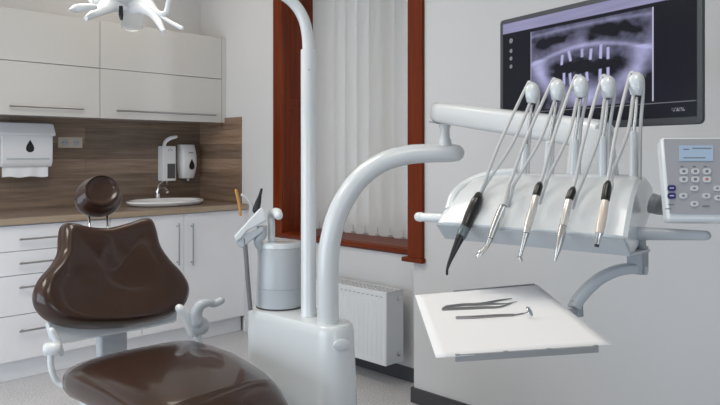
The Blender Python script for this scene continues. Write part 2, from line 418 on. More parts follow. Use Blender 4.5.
t = thing('base_cabinet', 'white base cabinet section hidden mostly by the brown chair back', 'cabinet', ((x1 + x2) / 2, YC, 0), 'base cabinets')
bm = N_(); bx(bm, (x1 + .001, YF + .02, bz0), (x2 - .001, YC - .014, bz1)); build('body', bm, M['cab'], t)
bm = N_(); bx(bm, (x1 + .002, YF, bz0), (x2 - .002, YF + .019, bz1 - .002)); build('door', bm, M['cab'], t, bevel=.001, seg=1)
t = thing('base_cabinet', 'white two-door sink cabinet with upright steel handles beside the corner', 'cabinet', ((x2 + x3) / 2, YC, 0), 'base cabinets')
bm = N_(); bx(bm, (x2 + .001, YF + .02, bz0), (x3 - .001, YC - .014, bz1)); build('body', bm, M['cab'], t)
for (a, b, hp) in ((x2, xm, 177), (xm, x3, 191)):
    bm = N_(); bx(bm, (a + .002, YF, bz0), (b - .002, YF + .019, bz1 - .002)); d = build('door', bm, M['cab'], t, bevel=.001, seg=1)
    A = onY(hp, 223, YF); B = onY(hp, 265, YF)
    bar_handle(d, (A.x, YF, A.z), (A.x, YF, B.z), (0, -.028, 0), .0055)
bm = N_(); bx(bm, (xa, YF + .05, .001), (x3, YF + .068, bz0 - .001)); tag(build('plinth_board', bm, M['cab'], None, (1.4, YF + .06, 0)), 'white plinth board along the floor beneath the base cabinets', 'plinth')
bm = N_(); bx(bm, (x3 + .001, YF + .004, .001), (XN - .001, YF + .02, bz1 - .002)); tag(build('filler_strip', bm, M['cab'], None, (XN - .01, YF, 0)), 'narrow white filler strip between the sink cabinet and the side wall', 'trim')
# worktop
wt = thing('worktop', 'oak-look worktop running over the white base cabinets', 'worktop', (1.3, 4.3, ZC - .04))
SX, SY = onY(166, 205, 4.27).x, 4.27
bm = N_(); bx(bm, (xa, YF - .02, ZC - .038), (XN - .013, YC - .013, ZC)); build('top', bm, M['counter'], wt, bevel=.004)
bm = N_(); bx(bm, (xa, YF - .022, ZC - .036), (XN - .013, YF - .0195, ZC - .003)); build('edge_band', bm, M['counter_edge'], wt)

# sink
sk = thing('sink', 'white oval countertop sink set in the oak worktop', 'sink', (SX, SY, ZC))
bm = N_(); lathe(bm, [(.10, .0015), (.235, .0015), (.258, .008), (.272, .024), (.270, .034), (.258, .036), (.245, .030), (.22, .014), (.13, .005), (.02, .004)], (SX, SY, ZC), UP, 48, 1.0, .72, AX)
build('basin', bm, M['porcelain'], sk)
bm = N_(); lathe(bm, [(.022, .0045), (.022, .007), (.012, .008), (.001, .008)], (SX, SY, ZC)); build('drain', bm, M['chrome'], sk)
# faucet
fb = onY(158, 203, 4.50); FX = fb.x; FY = 4.50
fa = thing('faucet', 'chrome mixer tap standing behind the oval sink', 'faucet', (FX, FY, ZC))
bm = N_(); lathe(bm, [(.027, 0.0005), (.027, .008), (.021, .012), (.019, .07), (.021, .085), (.017, .094), (.004, .097)], (FX, FY, ZC)); build('body', bm, M['chrome'], fa)
bm = N_(); tube(bm, [(FX, FY, ZC + .065), (FX + .002, FY - .05, ZC + .098), (FX + .004, FY - .10, ZC + .10), (FX + .004, FY - .125, ZC + .08)], [.012, .011, .010, .010], 12); build('spout', bm, M['chrome'], fa)
bm = N_(); tube(bm, [(FX, FY, ZC + .095), (FX + .01, FY + .01, ZC + .125), (FX + .05, FY + .02, ZC + .15)], [.009, .007, .006], 10, round_end=True); build('lever', bm, M['chrome'], fa)

def drop(bm, c, w, h, ux_, uz, n):
    """teardrop plate, point up"""
    pts = []
    for k in range(24):
        a = 2 * math.pi * k / 24
        x = math.sin(a) * (math.sin(a / 2) ** 1.4) * w * .62; z = math.cos(a) * h / 2
        pts.append(c + ux_ * x + uz * z)
    prism(bm, pts, n * .002)
# paper towel dispenser
YW = YC - .012
A = onY(0, 124, YW - .1); B = onY(56, 178, YW - .1); fY = YW - .12
xL, xR = onY(1.5, 150, fY).x, onY(53, 150, fY).x
zT, zM, zB, zP = onY(28, 122, fY).z, onY(28, 134, fY).z, onY(28, 167, fY).z, onY(28, 177, fY).z
pd = thing('towel_dispenser', 'white wall-mounted paper towel dispenser with a black drop mark', 'dispenser', ((xL + xR) / 2, YW, zB))
bm = N_(); prism(bm, [(xL, YW - .001, zB), (xL, fY + .02, zB), (xL, fY, zB + .03), (xL, fY - .002, zM - .02), (xL, fY + .01, zM + .01), (xL, YW - .001, zM + .02)], (xR - xL, 0, 0)); build('case', bm, M['abs'], pd, bevel=.006, seg=3)
bm = N_(); prism(bm, [(xL - .015, YW - .001, zM), (xL - .015, fY - .006, zM - .012), (xL - .015, fY - .010, zM + .004), (xL - .015, fY + .03, zT - .006), (xL - .015, YW - .02, zT), (xL - .015, YW - .001, zT)], (xR - xL + .03, 0, 0)); build('lid', bm, M['abs'], pd, bevel=.006, seg=3)
bm = N_(); drop(bm, Vector((onY(30, 146, fY).x, fY - .0005, onY(30, 146, fY).z)), .055, .078, AX, UP, -AY); build('drop_mark', bm, M['black'], pd)
bm = N_(); bx(bm, (xL + .03, fY - .0015, zB + .045), (xR - .02, fY + .01, zB + .055)); build('slot', bm, M['plastic_grey'], pd)
bm = N_(); nn = 14; top = []
for k in range(nn + 1):
    top.append(Vector((xL + .015 + (xR - xL - .035) * k / nn, fY + .03 + .003 * math.sin(k * 1.3), 0)))
bot = [q + Vector((0, 0, zP + .004 * math.sin(i * .9))) for i, q in enumerate(top)]; tp = [q + Vector((0, 0, zB + .01)) for q in top]
loft(bm, [bot + [q + AY * .012 for q in reversed(bot)], tp + [q + AY * .012 for q in reversed(tp)]]); pw = build('paper_towel', bm, M['paper'], None, (xL, fY, zP)); tag(pw, 'white folded paper towel hanging from the wall dispenser', 'paper towel')

# double socket
A = onY(57.5, 137, YW); B = onY(82, 148, YW)
so = thing('power_socket', 'beige double power socket on the plank splashback', 'socket', ((A.x + B.x) / 2, YW, (A.z + B.z) / 2))
bm = N_(); bx(bm, (A.x, YW - .01, B.z), (B.x, YW - .0005, A.z)); build('plate', bm, mat('socket_cream', srgb(206, 196, 180), .4), so, bevel=.003)
for k in (.27, .73):
    cx = A.x + (B.x - A.x) * k; cz = (A.z + B.z) / 2
    bm = N_(); lathe(bm, [(.022, 0), (.022, .003), (.019, .003), (.018, .001), (.001, .001)], (cx, YW - .0105, cz), -AY, 20); s_ = build('outlet', bm, M['plastic_grey'], so)
    bm = N_()
    for dx in (-.009, .009): tube(bm, [(cx + dx, YW - .0118, cz), (cx + dx, YW - .0135, cz)], .0028, 8)
    build('pin_holes', bm, M['black'], s_)

# elbow soap dispenser
fY = YW - .075
xa_, xb_ = onY(163, 160, fY).x, onY(176, 160, fY).x; zt_, zb2 = onY(168, 146, fY).z, onY(168, 181, fY).z
sd = thing('disinfectant_dispenser', 'white dispenser with a raised elbow lever and grey grille above the tap', 'dispenser', ((xa_ + xb_) / 2, YW, zb2))
bm = N_(); bx(bm, (xa_, fY, zb2), (xb_, YW - .0005, zt_)); build('case', bm, M['abs'], sd, bevel=.004)
bm = N_(); tube(bm, [(xa_ + .025, fY + .03, zt_ - .005), (xa_ + .03, fY + .02, zt_ + .03), (xa_ + .05, fY - .01, zt_ + .055), (xa_ + .085, fY - .03, zt_ + .066)], [.019, .019, .018, .014], 12, flat=.55, round_end=True); build('elbow_lever', bm, M['abs'], sd)
bm = N_(); bx(bm, (xa_ + .035, fY - .002, zb2 + .018), (xb_ - .008, fY + .003, zb2 + .125)); build('grille', bm, M['grille'], sd)
bm = N_()
for k in range(3): box(bm, (xa_ + .045 + .012 * k, fY - .001, zt_ - .03 + .01 * (k % 2)), (.008, .002, .006))
build('printed_marks', bm, M['print'], sd)
bm = N_(); tube(bm, [(xa_ + .035, fY + .02, zb2 + .01), (xa_ + .03, fY - .005, zb2 - .012), (xa_ + .018, fY - .015, zb2 - .03)], .004, 8); build('nozzle', bm, M['chrome'], sd)
# soap dispenser with drop
fY = YW - .09
xa_, xb_ = onY(183, 160, fY).x, onY(199, 160, fY).x; zt_, zb2 = onY(189, 144.5, fY).z, onY(189, 178.5, fY).z
so2 = thing('soap_dispenser', 'white rounded soap dispenser with a black drop mark near the corner', 'dispenser', ((xa_ + xb_) / 2, YW, zb2))
bm = N_(); cx = (xa_ + xb_) / 2; hw = (xb_ - xa_) / 2; rings = []
for k in range(11):
    s = k / 10; z = zb2 + (zt_ - zb2) * s; ww = hw * (.78 + .22 * math.sin(min(1, s * 2.2) * math.pi / 2)) * (1 if s < .9 else .97 - .4 * (s - .9)); dp = (YW - fY) * (.6 + .4 * math.sin(s * math.pi * .9 + .25))
    rings.append([Vector((cx - ww, YW - .001, z)), Vector((cx - ww, YW - dp * .6, z)), Vector((cx - ww * .8, YW - dp * .9, z)), Vector((cx - ww * .4, YW - dp, z)), Vector((cx + ww * .4, YW - dp, z)), Vector((cx + ww * .8, YW - dp * .9, z)), Vector((cx + ww, YW - dp * .6, z)), Vector((cx + ww, YW - .001, z))])
loft(bm, rings); build('case', bm, M['abs'], so2, bevel=.003, ang=60)
zz = zb2 + (zt_ - zb2) * .42
bm = N_(); drop(bm, Vector((cx + .006, fY - .0005, zz)), .05, .08, AX, UP, -AY); build('drop_mark', bm, M['black'], so2)
bm = N_(); box(bm, (cx, fY + .001, zb2 + (zt_ - zb2) * .76), (.035, .004, .006)); build('printed_mark', bm, M['print'], so2)
bm = N_(); lathe(bm, [(.012, 0), (.010, -.012), (.006, -.02)], (cx, YW - .05, zb2)); build('nozzle', bm, M['plastic_grey'], so2)

# ================================================================== RADIATOR
rx0, rx1 = 2.665, 2.79; ry0, ry1 = 2.47, 3.25; rz0, rz1 = .125, .515
rd = thing('radiator', 'cream panel radiator on the wall below the window', 'radiator', ((rx0 + rx1) / 2, (ry0 + ry1) / 2, rz0))
bm = N_(); bx(bm, (rx0, ry0 + .004, rz0), (rx0 + .02, ry1, rz1 - .006))
y = ry0 + .04
while y < ry1 - .03:
    box(bm, (rx0 + .0006, y, (rz0 + rz1) / 2 - .01), (.005, .014, rz1 - rz0 - .09)); y += .034
build('front_panel', bm, M['radiator'], rd, bevel=.0025)
bm = N_()
y = ry0 + .035
while y < ry1 - .03:
    box(bm, (rx0 - .0005, y, rz1 - .028), (.003, .016, .004)); y += .034
build('panel_notches', bm, M['plastic_mid'], rd)
bm = N_(); bx(bm, (rx1 - .02, ry0 + .004, rz0), (rx1, ry1, rz1 - .01)); build('rear_panel', bm, M['radiator'], rd, bevel=.003)
for y in (ry0, ry1):
    bm = N_(); bx(bm, (rx0 + .002, y, rz0 + .003), (rx1 + .012, y + .004, rz1 - .002)); build('side_cover', bm, M['radiator'], rd, bevel=.001)
bm = N_()
bx(bm, (rx0 + .001, ry0, rz1 - .006), (rx0 + .012, ry1, rz1)); bx(bm, (rx1 - .012, ry0, rz1 - .006), (rx1, ry1, rz1))
for k in range(3): bx(bm, (rx0 + .03 + .024 * k, ry0, rz1 - .005), (rx0 + .038 + .024 * k, ry1, rz1 - .001))
y = ry0
while y < ry1:
    bx(bm, (rx0 + .012, y, rz1 - .005), (rx1 - .012, y + .006, rz1 - .001)); y += .03
build('top_grille', bm, M['radiator'], rd)
for z in (rz0 + .05, rz1 - .045):
    bm = N_(); lathe(bm, [(.014, 0), (.014, .006), (.008, .010), (.001, .010)], (rx0 + .095, ry0, z), -AY, 14); build('plug', bm, M['chrome'], rd)
for y in (ry0 + .15, ry1 - .15):
    bm = N_(); box(bm, ((rx1 + XN) / 2, y, rz0 + .25), (XN - rx1 - .001, .03, .2)); build('wall_bracket', bm, M['radiator'], rd)

# ================================================================== DENTAL UNIT COLUMN (cuspidor base with pole and arm)
ZT = .655
cA = CF(-.311, 2.68, 0); cB = CF(-.095, 2.42, 0)
du = thing('dental_unit', 'white dental unit base with cuspidor drum, tall light pole and curved arm', 'dental unit', (cA + cB) / 2)
def capsule(ra, rb, z, k=0.0):
    ax_ = (cB - cA).normalized(); sd_ = Vector((ax_.y, -ax_.x, 0)); pts = []
    n = 16
    for i in range(n + 1):
        a = math.pi / 2 + math.pi * i / n; pts.append(cA + ax_ * ((ra) * math.cos(a)) + sd_ * (ra * math.sin(a)) + UP * z)
    for i in range(n + 1):
        a = -math.pi / 2 + math.pi * i / n; pts.append(cB + ax_ * ((rb) * math.cos(a)) + sd_ * (rb * math.sin(a)) + UP * z)
    return pts
bm = N_(); loft(bm, [capsule(.135, .10, 0.0), capsule(.135, .10, .05), capsule(.128, .088, .3), capsule(.122, .074, ZT - .035), capsule(.119, .070, ZT - .012), capsule(.112, .063, ZT - .002), capsule(.10, .052, ZT)])
ub = build('unit_body', bm, M['plastic'], du, ang=30)
pc = atT(342.5, 345, 2.345); nd = (CF((342.5 - 360) / FPX * 2.4, 2.4, 0) - cB).normalized()
nd = (RT * .35 - FW * .94).normalized(); sdv = nd.cross(UP).normalized()
bm = N_(); lathe(bm, [(.001, -.01), (.03, -.01), (.03, .002), (.026, .004), (.001, .005)], Vector((cB.x, cB.y, pc.z)) + nd * .076 + RT * .008, nd, 28, 1.0, .62, sdv); build('oval_cover', bm, M['plastic'], ub)
# drum
zb0 = ZT
bm = N_(); lathe(bm, [(.092, 0), (.0925, .006)], cA + UP * zb0, seg=40); build('drum_gasket', bm, M['dark'], du)
bm = N_(); lathe(bm, [(.091, .006), (.0905, .074), (.0885, .075), (.0885, .078), (.0900, .079), (.0835, .226), (.081, .230)], cA + UP * zb0, seg=48); build('drum', bm, M['plastic_grey'], du)
bm = N_(); lathe(bm, [(.083, .2305), (.0835, .242), (.080, .251), (.055, .254), (.03, .252), (.001, .251)], cA + UP * zb0, seg=48); build('drum_lid', bm, M['plastic'], du)
# cup filler spout
s0 = atT(271.5, 236, 2.66)
bm = N_(); tube(bm, [atT(271.5, 240, 2.66), atT(271.5, 225, 2.66), atT(271, 215.5, 2.66), atT(274, 212.5, 2.64), atT(277, 213, 2.62), atT(278.5, 215.5, 2.60)], [.014, .0135, .0135, .017, .019, .017], 16, round_end=True); build('cup_filler', bm, M['plastic'], du)
# light pole
pb = atT(308.5, 318, 2.52); pX = Vector((pb.x, pb.y, ZT))
zpt = atT(308, 50, 2.52).z
bm = N_(); tube(bm, [pX + UP * .0005, pX + UP * .012, pX + UP * (zpt - ZT)], [.031, .0275, .0285], 24, sm=1); build('light_pole', bm, M['plastic'], du)
bm = N_(); tube(bm, [pX + UP * (zpt - ZT - .075) - FW * .029 + RT*.004, pX + UP * (zpt - ZT - .075) - FW * .031 + RT*.004], .003, 8); build('pole_screw', bm, M['plastic_mid'], du)
# arm
T0 = 2.42
ap = [(328, 324), (328, 296), (328, 268), (330.5, 240), (339.5, 209), (357.5, 181), (381, 163), (407, 155), (430, 153.3), (449, 153)]
bm = N_(); tube(bm, [atT(x, y, T0) for x, y in ap], [.038, .0375, .0375, .037, .0365, .0355, .035, .0345, .033, .0325], 28, sm=6, round_end=False)
build('curved_arm', bm, M['plastic'], du)
e = atT(449, 153, T0)
bm = N_(); tube(bm, [e, atT(456, 153, T0)], [.0325, .030], 28, round_end=True); build('arm_end_cap', bm, M['plastic'], du)

# ================================================================== OPERATING LIGHT (tube above the pole, lamp head)
ol = thing('operating_light', 'white surgical light hanging over the chair on a curved tube', 'lamp', tuple(atT(308.5, 50, 2.52)))
tp = [atT(308.5, 52, 2.52), atT(307.5, 36, 2.52), atT(304, 20, 2.515), atT(296, 6, 2.51), atT(283, -5, 2.50), atT(262, -14, 2.48), atT(225, -22, 2.42), atT(192, -24, 2.36)]
bm = N_(); tube(bm, tp, [.022, .0215, .021, .0205, .020, .020, .019, .018], 20, sm=6); build('curved_tube', bm, M['plastic'], ol)
jt = atT(184, -24, 2.34)
bm = N_(); tube(bm, [jt + UP * .03, jt - UP * .04], .024, 18, round_end=True); build('joint', bm, M['plastic_grey'], ol)
bm = N_(); tube(bm, [atT(184, -22, 2.34), atT(150, -24, 2.25), atT(124, -16, 2.2)], .014, 14); build('yoke_arm', bm, M['plastic'], ol)
TL = 2.2
# spider housing: three tapering prongs from a hub
hub = atT(126, -6, TL)
bm = N_(); lathe(bm, [(.02, .05), (.045, .04), (.06, .02), (.062, .0), (.05, -.02), (.03, -.03), (.005, -.032)], hub, (UP + RT * .05 - FW * .2), 28, xd=RT)
build('housing_hub', bm, M['lampwhite'], ol)
def prong(path, w, th):
    P = smooth_path([atT(x, y, t) for x, y, t in path], 6); rings = []
    n = len(P)
    for i, p in enumerate(P):
        s = i / (n - 1) * (len(w) - 1); k = min(int(s), len(w) - 2); ww = w[k] + (w[k + 1] - w[k]) * (s - k)
        tt = th * (1 - .6 * i / (n - 1)); d = (P[min(i + 1, n - 1)] - P[max(i - 1, 0)]).normalized()
        side = d.cross(FW).normalized(); nn_ = d.cross(side).normalized()
        rings.append([p + side * (ww * math.cos(a)) + nn_ * (tt * math.sin(a)) for a in [2 * math.pi * j / 14 for j in range(14)]])
    bm = N_(); loft(bm, rings); return bm
build('prong', prong([(122, 0, TL), (110, 5, 2.16), (97, 12, 2.1), (86, 18, 2.05)], [.046, .030, .017, .006], .022), M['lampwhite'], ol)
build('prong', prong([(134, 0, TL), (146, 6, 2.16), (155, 15, 2.12), (164, 32, 2.06)], [.046, .028, .016, .006], .022), M['lampwhite'], ol)
build('prong', prong([(118, -2, TL), (108, -1, 2.3), (98, 1, 2.38), (90, 1, 2.42)], [.026, .018, .014, .006], .02), M['lampwhite'], ol)
bm = N_(); lathe(bm, [(.035, 0), (.036, -.05), (.033, -.078), (.02, -.088), (.001, -.09)], atT(132, 3, TL + .02), UP, 28, xd=RT); build('lens_tube', bm, M['lens'], ol)
bm = N_(); tube(bm, [atT(121, 6, 2.15), atT(121, 15, 2.15), atT(121.5, 20, 2.15)], [.006, .0075, .004], 12); build('sensor', bm, M['black'], ol)
# hand grips: left grip and right bow
bm = N_(); tube(bm, [atT(94, 7, 2.05), atT(84, 7.5, 2.03), atT(76, 8.5, 2.02), atT(70, 9.5, 2.0)], [.010, .014, .014, .004], 14, flat=.9, round_end=True); tube(bm, [atT(91, 8, 2.05), atT(92, -4, 2.08)], .006, 10); build('hand_grip', bm, M['lampwhite'], ol)
bm = N_(); tube(bm, [atT(152, 8, 2.13), atT(160, 13.5, 2.10), atT(166, 13, 2.1), atT(168, 5, 2.1), atT(169, -6, 2.1), atT(160, -16, 2.15), atT(140, -16, 2.18)], [.008, .008, .009, .008, .008, .008, .008], 12); tube(bm, [atT(162, 17, 2.10), atT(172, 23, 2.08), atT(182, 28, 2.06)], [.006, .006, .006], 10, round_end=True)
build('hand_bow', bm, M['lampwhite'], ol)

# ================================================================== ASSISTANT HOLDER with suction tools
TH = 2.62
ah = thing('suction_holder', 'white angled holder arm carrying suction hoses left of the drum', 'instrument holder', tuple(atT(256, 245, TH)))
hp = [(234, 236), (246, 223), (256, 212), (261.5, 206.5), (265, 211), (267, 220), (259, 225), (247, 231), (241, 239), (236, 242)]
bm = N_(); loft(bm, [[atT(x + (dx), y, TH + dt) for x, y in hp] for dx, dt in ((0, -.035), (0, .035))]); build('holder_body', bm, M['plastic'], ah, bevel=.006, seg=3)
bm = N_(); loft(bm, [[atT(x, y, TH + dt) for x, y in [(235, 240), (248, 233), (263, 226), (264, 231), (252, 240), (243, 248), (239, 247)]] for dt in (-.028, .028)]); build('holder_underside', bm, M['plastic_grey'], ah, bevel=.004, seg=2)
bm = N_(); tube(bm, [atT(262, 226, TH), atT(262, 234, TH), atT(258, 241, TH), atT(262, 248, TH + .02), atT(275, 252, 2.68)], [.02, .02, .016, .016, .014], 16); build('support_arm', bm, M['plastic_grey'], ah)
for (pts, r, lab) in (([(244.5, 238), (246, 255), (247.5, 275), (249.3, 297), (250.6, 310)], .0085, 'mid grey thick suction hose hanging left of the drum'),):
    bm = N_(); tube(bm, [atT(x, y, TH - .02) for x, y in pts], r, 12); tag(build('suction_hose', bm, M['hose_dark'], None, tuple(atT(246, 285, TH))), lab, 'hose')
bm = N_(); tube(bm, [atT(259, 236, TH), atT(259, 250, TH + .06), atT(259.5, 268, TH + .14), atT(260, 290, TH + .16), atT(261, 306, TH + .16)], .0055, 12); tag(build('suction_hose', bm, M['hose_dark'], None, tuple(atT(258, 285, TH))), 'thin dark suction hose running down behind the left edge of the drum', 'hose')
bm = N_(); tube(bm, [atT(240.5, 215, TH), atT(239.5, 205, TH), atT(237.5, 196, TH), atT(236, 190.5, TH)], [.005, .0062, .0062, .0055], 12, round_end=True); tag(build('suction_tip', bm, M['tan'], None, tuple(atT(240, 215, TH))), 'amber plastic suction tip standing in the left holder', 'suction tip')
bm = N_(); tube(bm, [atT(255, 214, TH), atT(252, 206, TH), atT(247.5, 199, TH), atT(242, 195, TH)], .0055, 12, round_end=True); tag(build('saliva_ejector', bm, M['hose'], None, tuple(atT(255, 214, TH))), 'thin bent grey saliva ejector tube in the left holder', 'suction tip')
bm = N_(); tube(bm, [atT(256, 210, TH - .01), atT(258, 203, TH - .01), atT(260, 195, TH - .01), atT(261.5, 189.5, TH - .01)], [.014, .012, .006, .005], 12, round_end=True); tag(build('syringe', bm, M['black'], None, tuple(atT(256, 210, TH))), 'black tapered air-water syringe standing in the left holder', 'syringe')

# ================================================================== DENTAL CHAIR
CX = 1.215
ch = thing('dental_chair', 'brown leather dental chair with a waisted backrest and round headrest', 'chair', (CX, 2.2, 0))
P0 = Vector((0, 2.56, .57)); upd = Vector((0, .42, .90)).normalized(); nb = Vector((0, -.90, .42)).normalized()
out_px = [(61, 226), (70, 224.5), (84, 228), (104, 229.5), (124, 225), (140, 220), (149, 220.5), (154, 231), (158, 247), (168, 262), (180, 275), (187.5, 290), (183, 306), (167, 318), (140, 325), (108, 328.5), (72, 328), (48, 321), (35.5, 309), (32.5, 295), (38, 280), (50, 266), (57, 253), (58, 238)]
ol_ = smooth_loop([onP(x, y, P0, nb) for x, y in out_px], 4)
cc = onP(108, 284, P0, nb)
def bprof(s):
    if s >= .84: return max(0.0, 1 - ((s - .84) / .16) ** 2) ** .5
    return 1 - .42 * (1 - (s / .84) ** 2) ** 1.3
bm = N_(); cushion(bm, ol_, cc, nb, .060, .05, 34, 2.6, bprof, None, (.24, .17)); build('backrest', bm, M['leather'], ch, ang=80)
# backrest shell behind
bm = N_(); cushion(bm, [cc + (q - cc) * .93 - nb * .035 for q in ol_], cc - nb * .035, nb, .01, .045, 8, 2.6); build('backrest_shell', bm, M['plastic'], ch, ang=80)
# headrest
hc = Vector((0, 2.86, 0)); hcn = Vector((0, -.93, .36)).normalized(); hcp = onP(98.5, 197, (0, 2.84, 1.07), hcn)
hol = []
for k in range(40):
    a = 2 * math.pi * k / 40; rx = 23.5; ry = 20.5 if math.sin(a) < 0 else 20
    hol.append(onP(98.5 + rx * math.cos(a) * (1 + .04 * math.sin(a)), 197 + ry * math.sin(a), hcp, hcn))
def hprof(s):
    dome = max(0.0, 1 - s ** 2.2) ** .6
    x = min(1.0, s / .72)
    return dome + .20 * math.exp(-((s - .72) / .10) ** 2) * min(1, (1 - s) / .2) - .62 * (1 - x ** 2) ** 1.5
bm = N_(); cushion(bm, hol, hcp + UP * .004, hcn, .055, .055, 44, 2.2, hprof, UP * .045 - AX * .020); build('headrest', bm, M['leather'], ch, ang=80)
for px in (88.5, 107):
    bm = N_(); a = onP(px, 208, hcp - hcn * .03, hcn); b = onP(px + 1.5, 240, P0 - nb * .02, nb); tube(bm, [a, b], .0055, 10); build('headrest_rod', bm, M['chrome'], ch)
# crossbar under the backrest
def px_plate(pts, t0, dv):
    bm = N_(); prism(bm, [onP(x, y, t0, nb) for x, y in pts], dv); return bm
q0 = P0 - nb * .03
build('back_crossbar', px_plate([(47, 322), (178, 300), (177, 321), (150, 327), (100, 336), (62, 343), (52, 338)], q0, -nb * .03), M['plastic'], ch, bevel=.006, seg=3)
bm = N_(); a = onP(115, 322, q0 - nb * .02, nb); box(bm, Vector((a.x, a.y + .03, .5)), (.115, .05, .22)); build('back_post', bm, M['plastic_grey'], ch, bevel=.012, seg=3)
# left pivot
yl = 2.50
bm = N_(); tube(bm, [onY(52, 331, yl), onY(57, 342, yl), onY(60, 352, yl)], [.014, .018, .016], 14, sm=4, round_end=True, flat=.8); lathe(bm, [(.002, .03), (.018, .028), (.024, .02), (.024, -.02), (.018, -.028), (.002, -.03)], onY(52, 349, yl - .015), AX - AY * .5, 20); build('pivot_link', bm, M['plastic'], ch)
bm = N_(); tube(bm, [onY(51, 350, yl - .02), onY(50.5, 362, yl - .02), onY(53, 374, yl - .02), onY(59, 383, yl - .02), onY(72, 387, yl - .05)], .011, 12); build('side_bracket', bm, M['plastic'], ch)
# right pivot and hub and lever
yr = 2.46
bm = N_(); tube(bm, [onY(180, 309, yr), onY(187, 320, yr), onY(192, 331, yr)], [.022, .027, .026], 14, sm=4, round_end=True, flat=.8); build('pivot_link', bm, M['plastic'], ch)
c = onY(199, 326, yr - .01)
bm = N_(); lathe(bm, [(.005, .04), (.022, .036), (.034, .022), (.038, 0), (.034, -.022), (.022, -.036), (.005, -.04)], c, AX - AY * .6, 22); build('pivot_hub', bm, M['plastic_grey'], ch)
bm = N_(); tube(bm, [onY(197, 322, yr - .03), onY(196, 313, yr - .03), onY(200, 305.5, yr - .04), onY(208, 302.5, yr - .05), onY(214, 303.5, yr - .05), onY(221, 300.5, yr - .06)], [.026, .025, .022, .017, .016, .016], 14, round_end=True); build('release_lever', bm, M['plastic_grey'], ch)
bm = N_(); tube(bm, [onY(197, 330, yr), onY(199.5, 345, yr)], [.014, .02], 12, round_end=True); build('hub_stem', bm, M['plastic'], ch)
# seat: rounded sections along -Y
def rsec(y, z, x0, x1, th, crown, tilt=0.0, n=40):
    pts = []; cx = (x0 + x1) / 2; hw = (x1 - x0) / 2
    for k in range(n):
        a = 2 * math.pi * k / n; ca, sa = math.cos(a), math.sin(a); e = .42
        x = cx + hw * math.copysign(abs(ca) ** e, ca); zz = math.copysign(abs(sa) ** .62, sa) * th / 2
        if sa > 0: zz += crown * (1 - ((x - cx) / hw) ** 2)
        pts.append(Vector((x, y + tilt * zz, z - th / 2 + zz)))
    return pts
secs = [(2.435, .475, 1.06, 1.36, .03, 0, 0), (2.43, .492, .99, 1.43, .08, .004, 0), (2.405, .515, .955, 1.462, .115, .008, 0), (2.34, .530, .942, 1.472, .13, .012, 0), (2.22, .538, .94, 1.468, .13, .012, 0), (2.08, .543, .94, 1.455, .13, .014, 0),
        (1.94, .540, .94, 1.432, .13, .014, -.05), (1.85, .537, .94, 1.412, .13, .013, -.2), (1.80, .528, .94, 1.398, .13, .012, -.5)]
bm = N_(); loft(bm, [rsec(*s) for s in secs]); build('seat', bm, M['leather'], ch, ang=80)
secs = [(1.80, .528, .94, 1.398, .13, .012, -.5), (1.775, .512, .94, 1.395, .125, .012, -.7), (1.72, .468, .942, 1.39, .12, .010, -.8), (1.58, .35, .945, 1.385, .12, .008, -.8), (1.44, .235, .95, 1.38, .12, .008, -.8), (1.41, .205, .98, 1.35, .08, .004, -.8), (1.40, .19, 1.03, 1.3, .03, 0, -.8)]
bm = N_(); loft(bm, [rsec(*s) for s in secs]); build('leg_rest', bm, M['leather'], ch, ang=80)
bm = N_(); bx(bm, (1.0, 1.86, .372), (1.40, 2.38, .408)); build('seat_frame', bm, M['plastic'], ch, bevel=.01)
bm = N_(); bx(bm, (1.09, 2.02, .06), (1.33, 2.34, .38)); build('lift_column', bm, M['plastic_grey'], ch, bevel=.03, seg=4)
bm = N_(); bx(bm, (.93, 1.66, .002), (1.49, 2.52, .07)); build('base_plate', bm, M['plastic'], ch, bevel=.03, seg=4)

# ================================================================== DELIVERY UNIT
L = Vector((.76, -.65)); L.normalize(); Nn = Vector((-.65, -.76)); Nn.normalize()
HL = (RT * L.x + FW * L.y); HN = (RT * Nn.x + FW * Nn.y)
HO = CF(.43, 1.41, 0)
def hd(s, n, z): return HO + HL * s + HN * n + UP * z
def onH(px, py, n):                      # point on the upright plane n in front of the post row
    return onP(px, py, HO + HN * n, HN)
de = thing('delivery_unit', 'white dentist instrument console with five whip arms on a spring arm', 'dental unit', tuple(hd(0, 0, 1.06)))
# pivot stub and spring arm
bm = N_(); lathe(bm, [(.024, -.01), (.022, .012), (.017, .02), (.016, .045), (.024, .07)], Vector((*atT(445, 143, T0).xy, atT(445, 143, T0).z)), UP, 20); build('pivot_stub', bm, M['plastic'], de)
def rrect(c, u_, v_, hw, hh, n=24, e=.55):
    return [c + u_ * (hw * math.copysign(abs(math.cos(a)) ** e, math.cos(a))) + v_ * (hh * math.copysign(abs(math.sin(a)) ** e, math.sin(a))) for a in [2 * math.pi * k / n for k in range(n)]]
a0 = atT(441, 112.5, 2.40); a1 = atT(604, 135.5, 1.56)
dr = (a1 - a0).normalized(); su = dr.cross(UP).normalized(); sv = su.cross(dr).normalized()
bm = N_(); rings = []
for s, hw, hh in ((-.045, .012, .016), (-.04, .024, .028), (-.015, .034, .035), (.05, .037, .036), (.3, .036, .0355), (.6, .034, .035), (.88, .033, .035), (.97, .032, .034), (1.0, .026, .028)):
    rings.append(rrect(a0 + (a1 - a0) * s, su, sv, hw, hh))
loft(bm, rings); build('spring_arm', bm, M['plastic'], de, ang=50)
sl0 = a0 - sv * .037
bm = N_(); box(bm, a0 - dr * .01 - su * 0 - sv * .036, (.07, .05, .004), (dr, su, sv)); build('arm_slot', bm, M['plastic_mid'], de)
p_ = onP(439.5, 121.5, a0 - su * .0355, su) if abs(ray(439, 121).dot(su)) > .2 else atT(439.5, 121.5, 2.36)
bm = N_(); tube(bm, [p_ , p_ - su*.003], .003, 8); build('arm_screw', bm, M['black'], de)
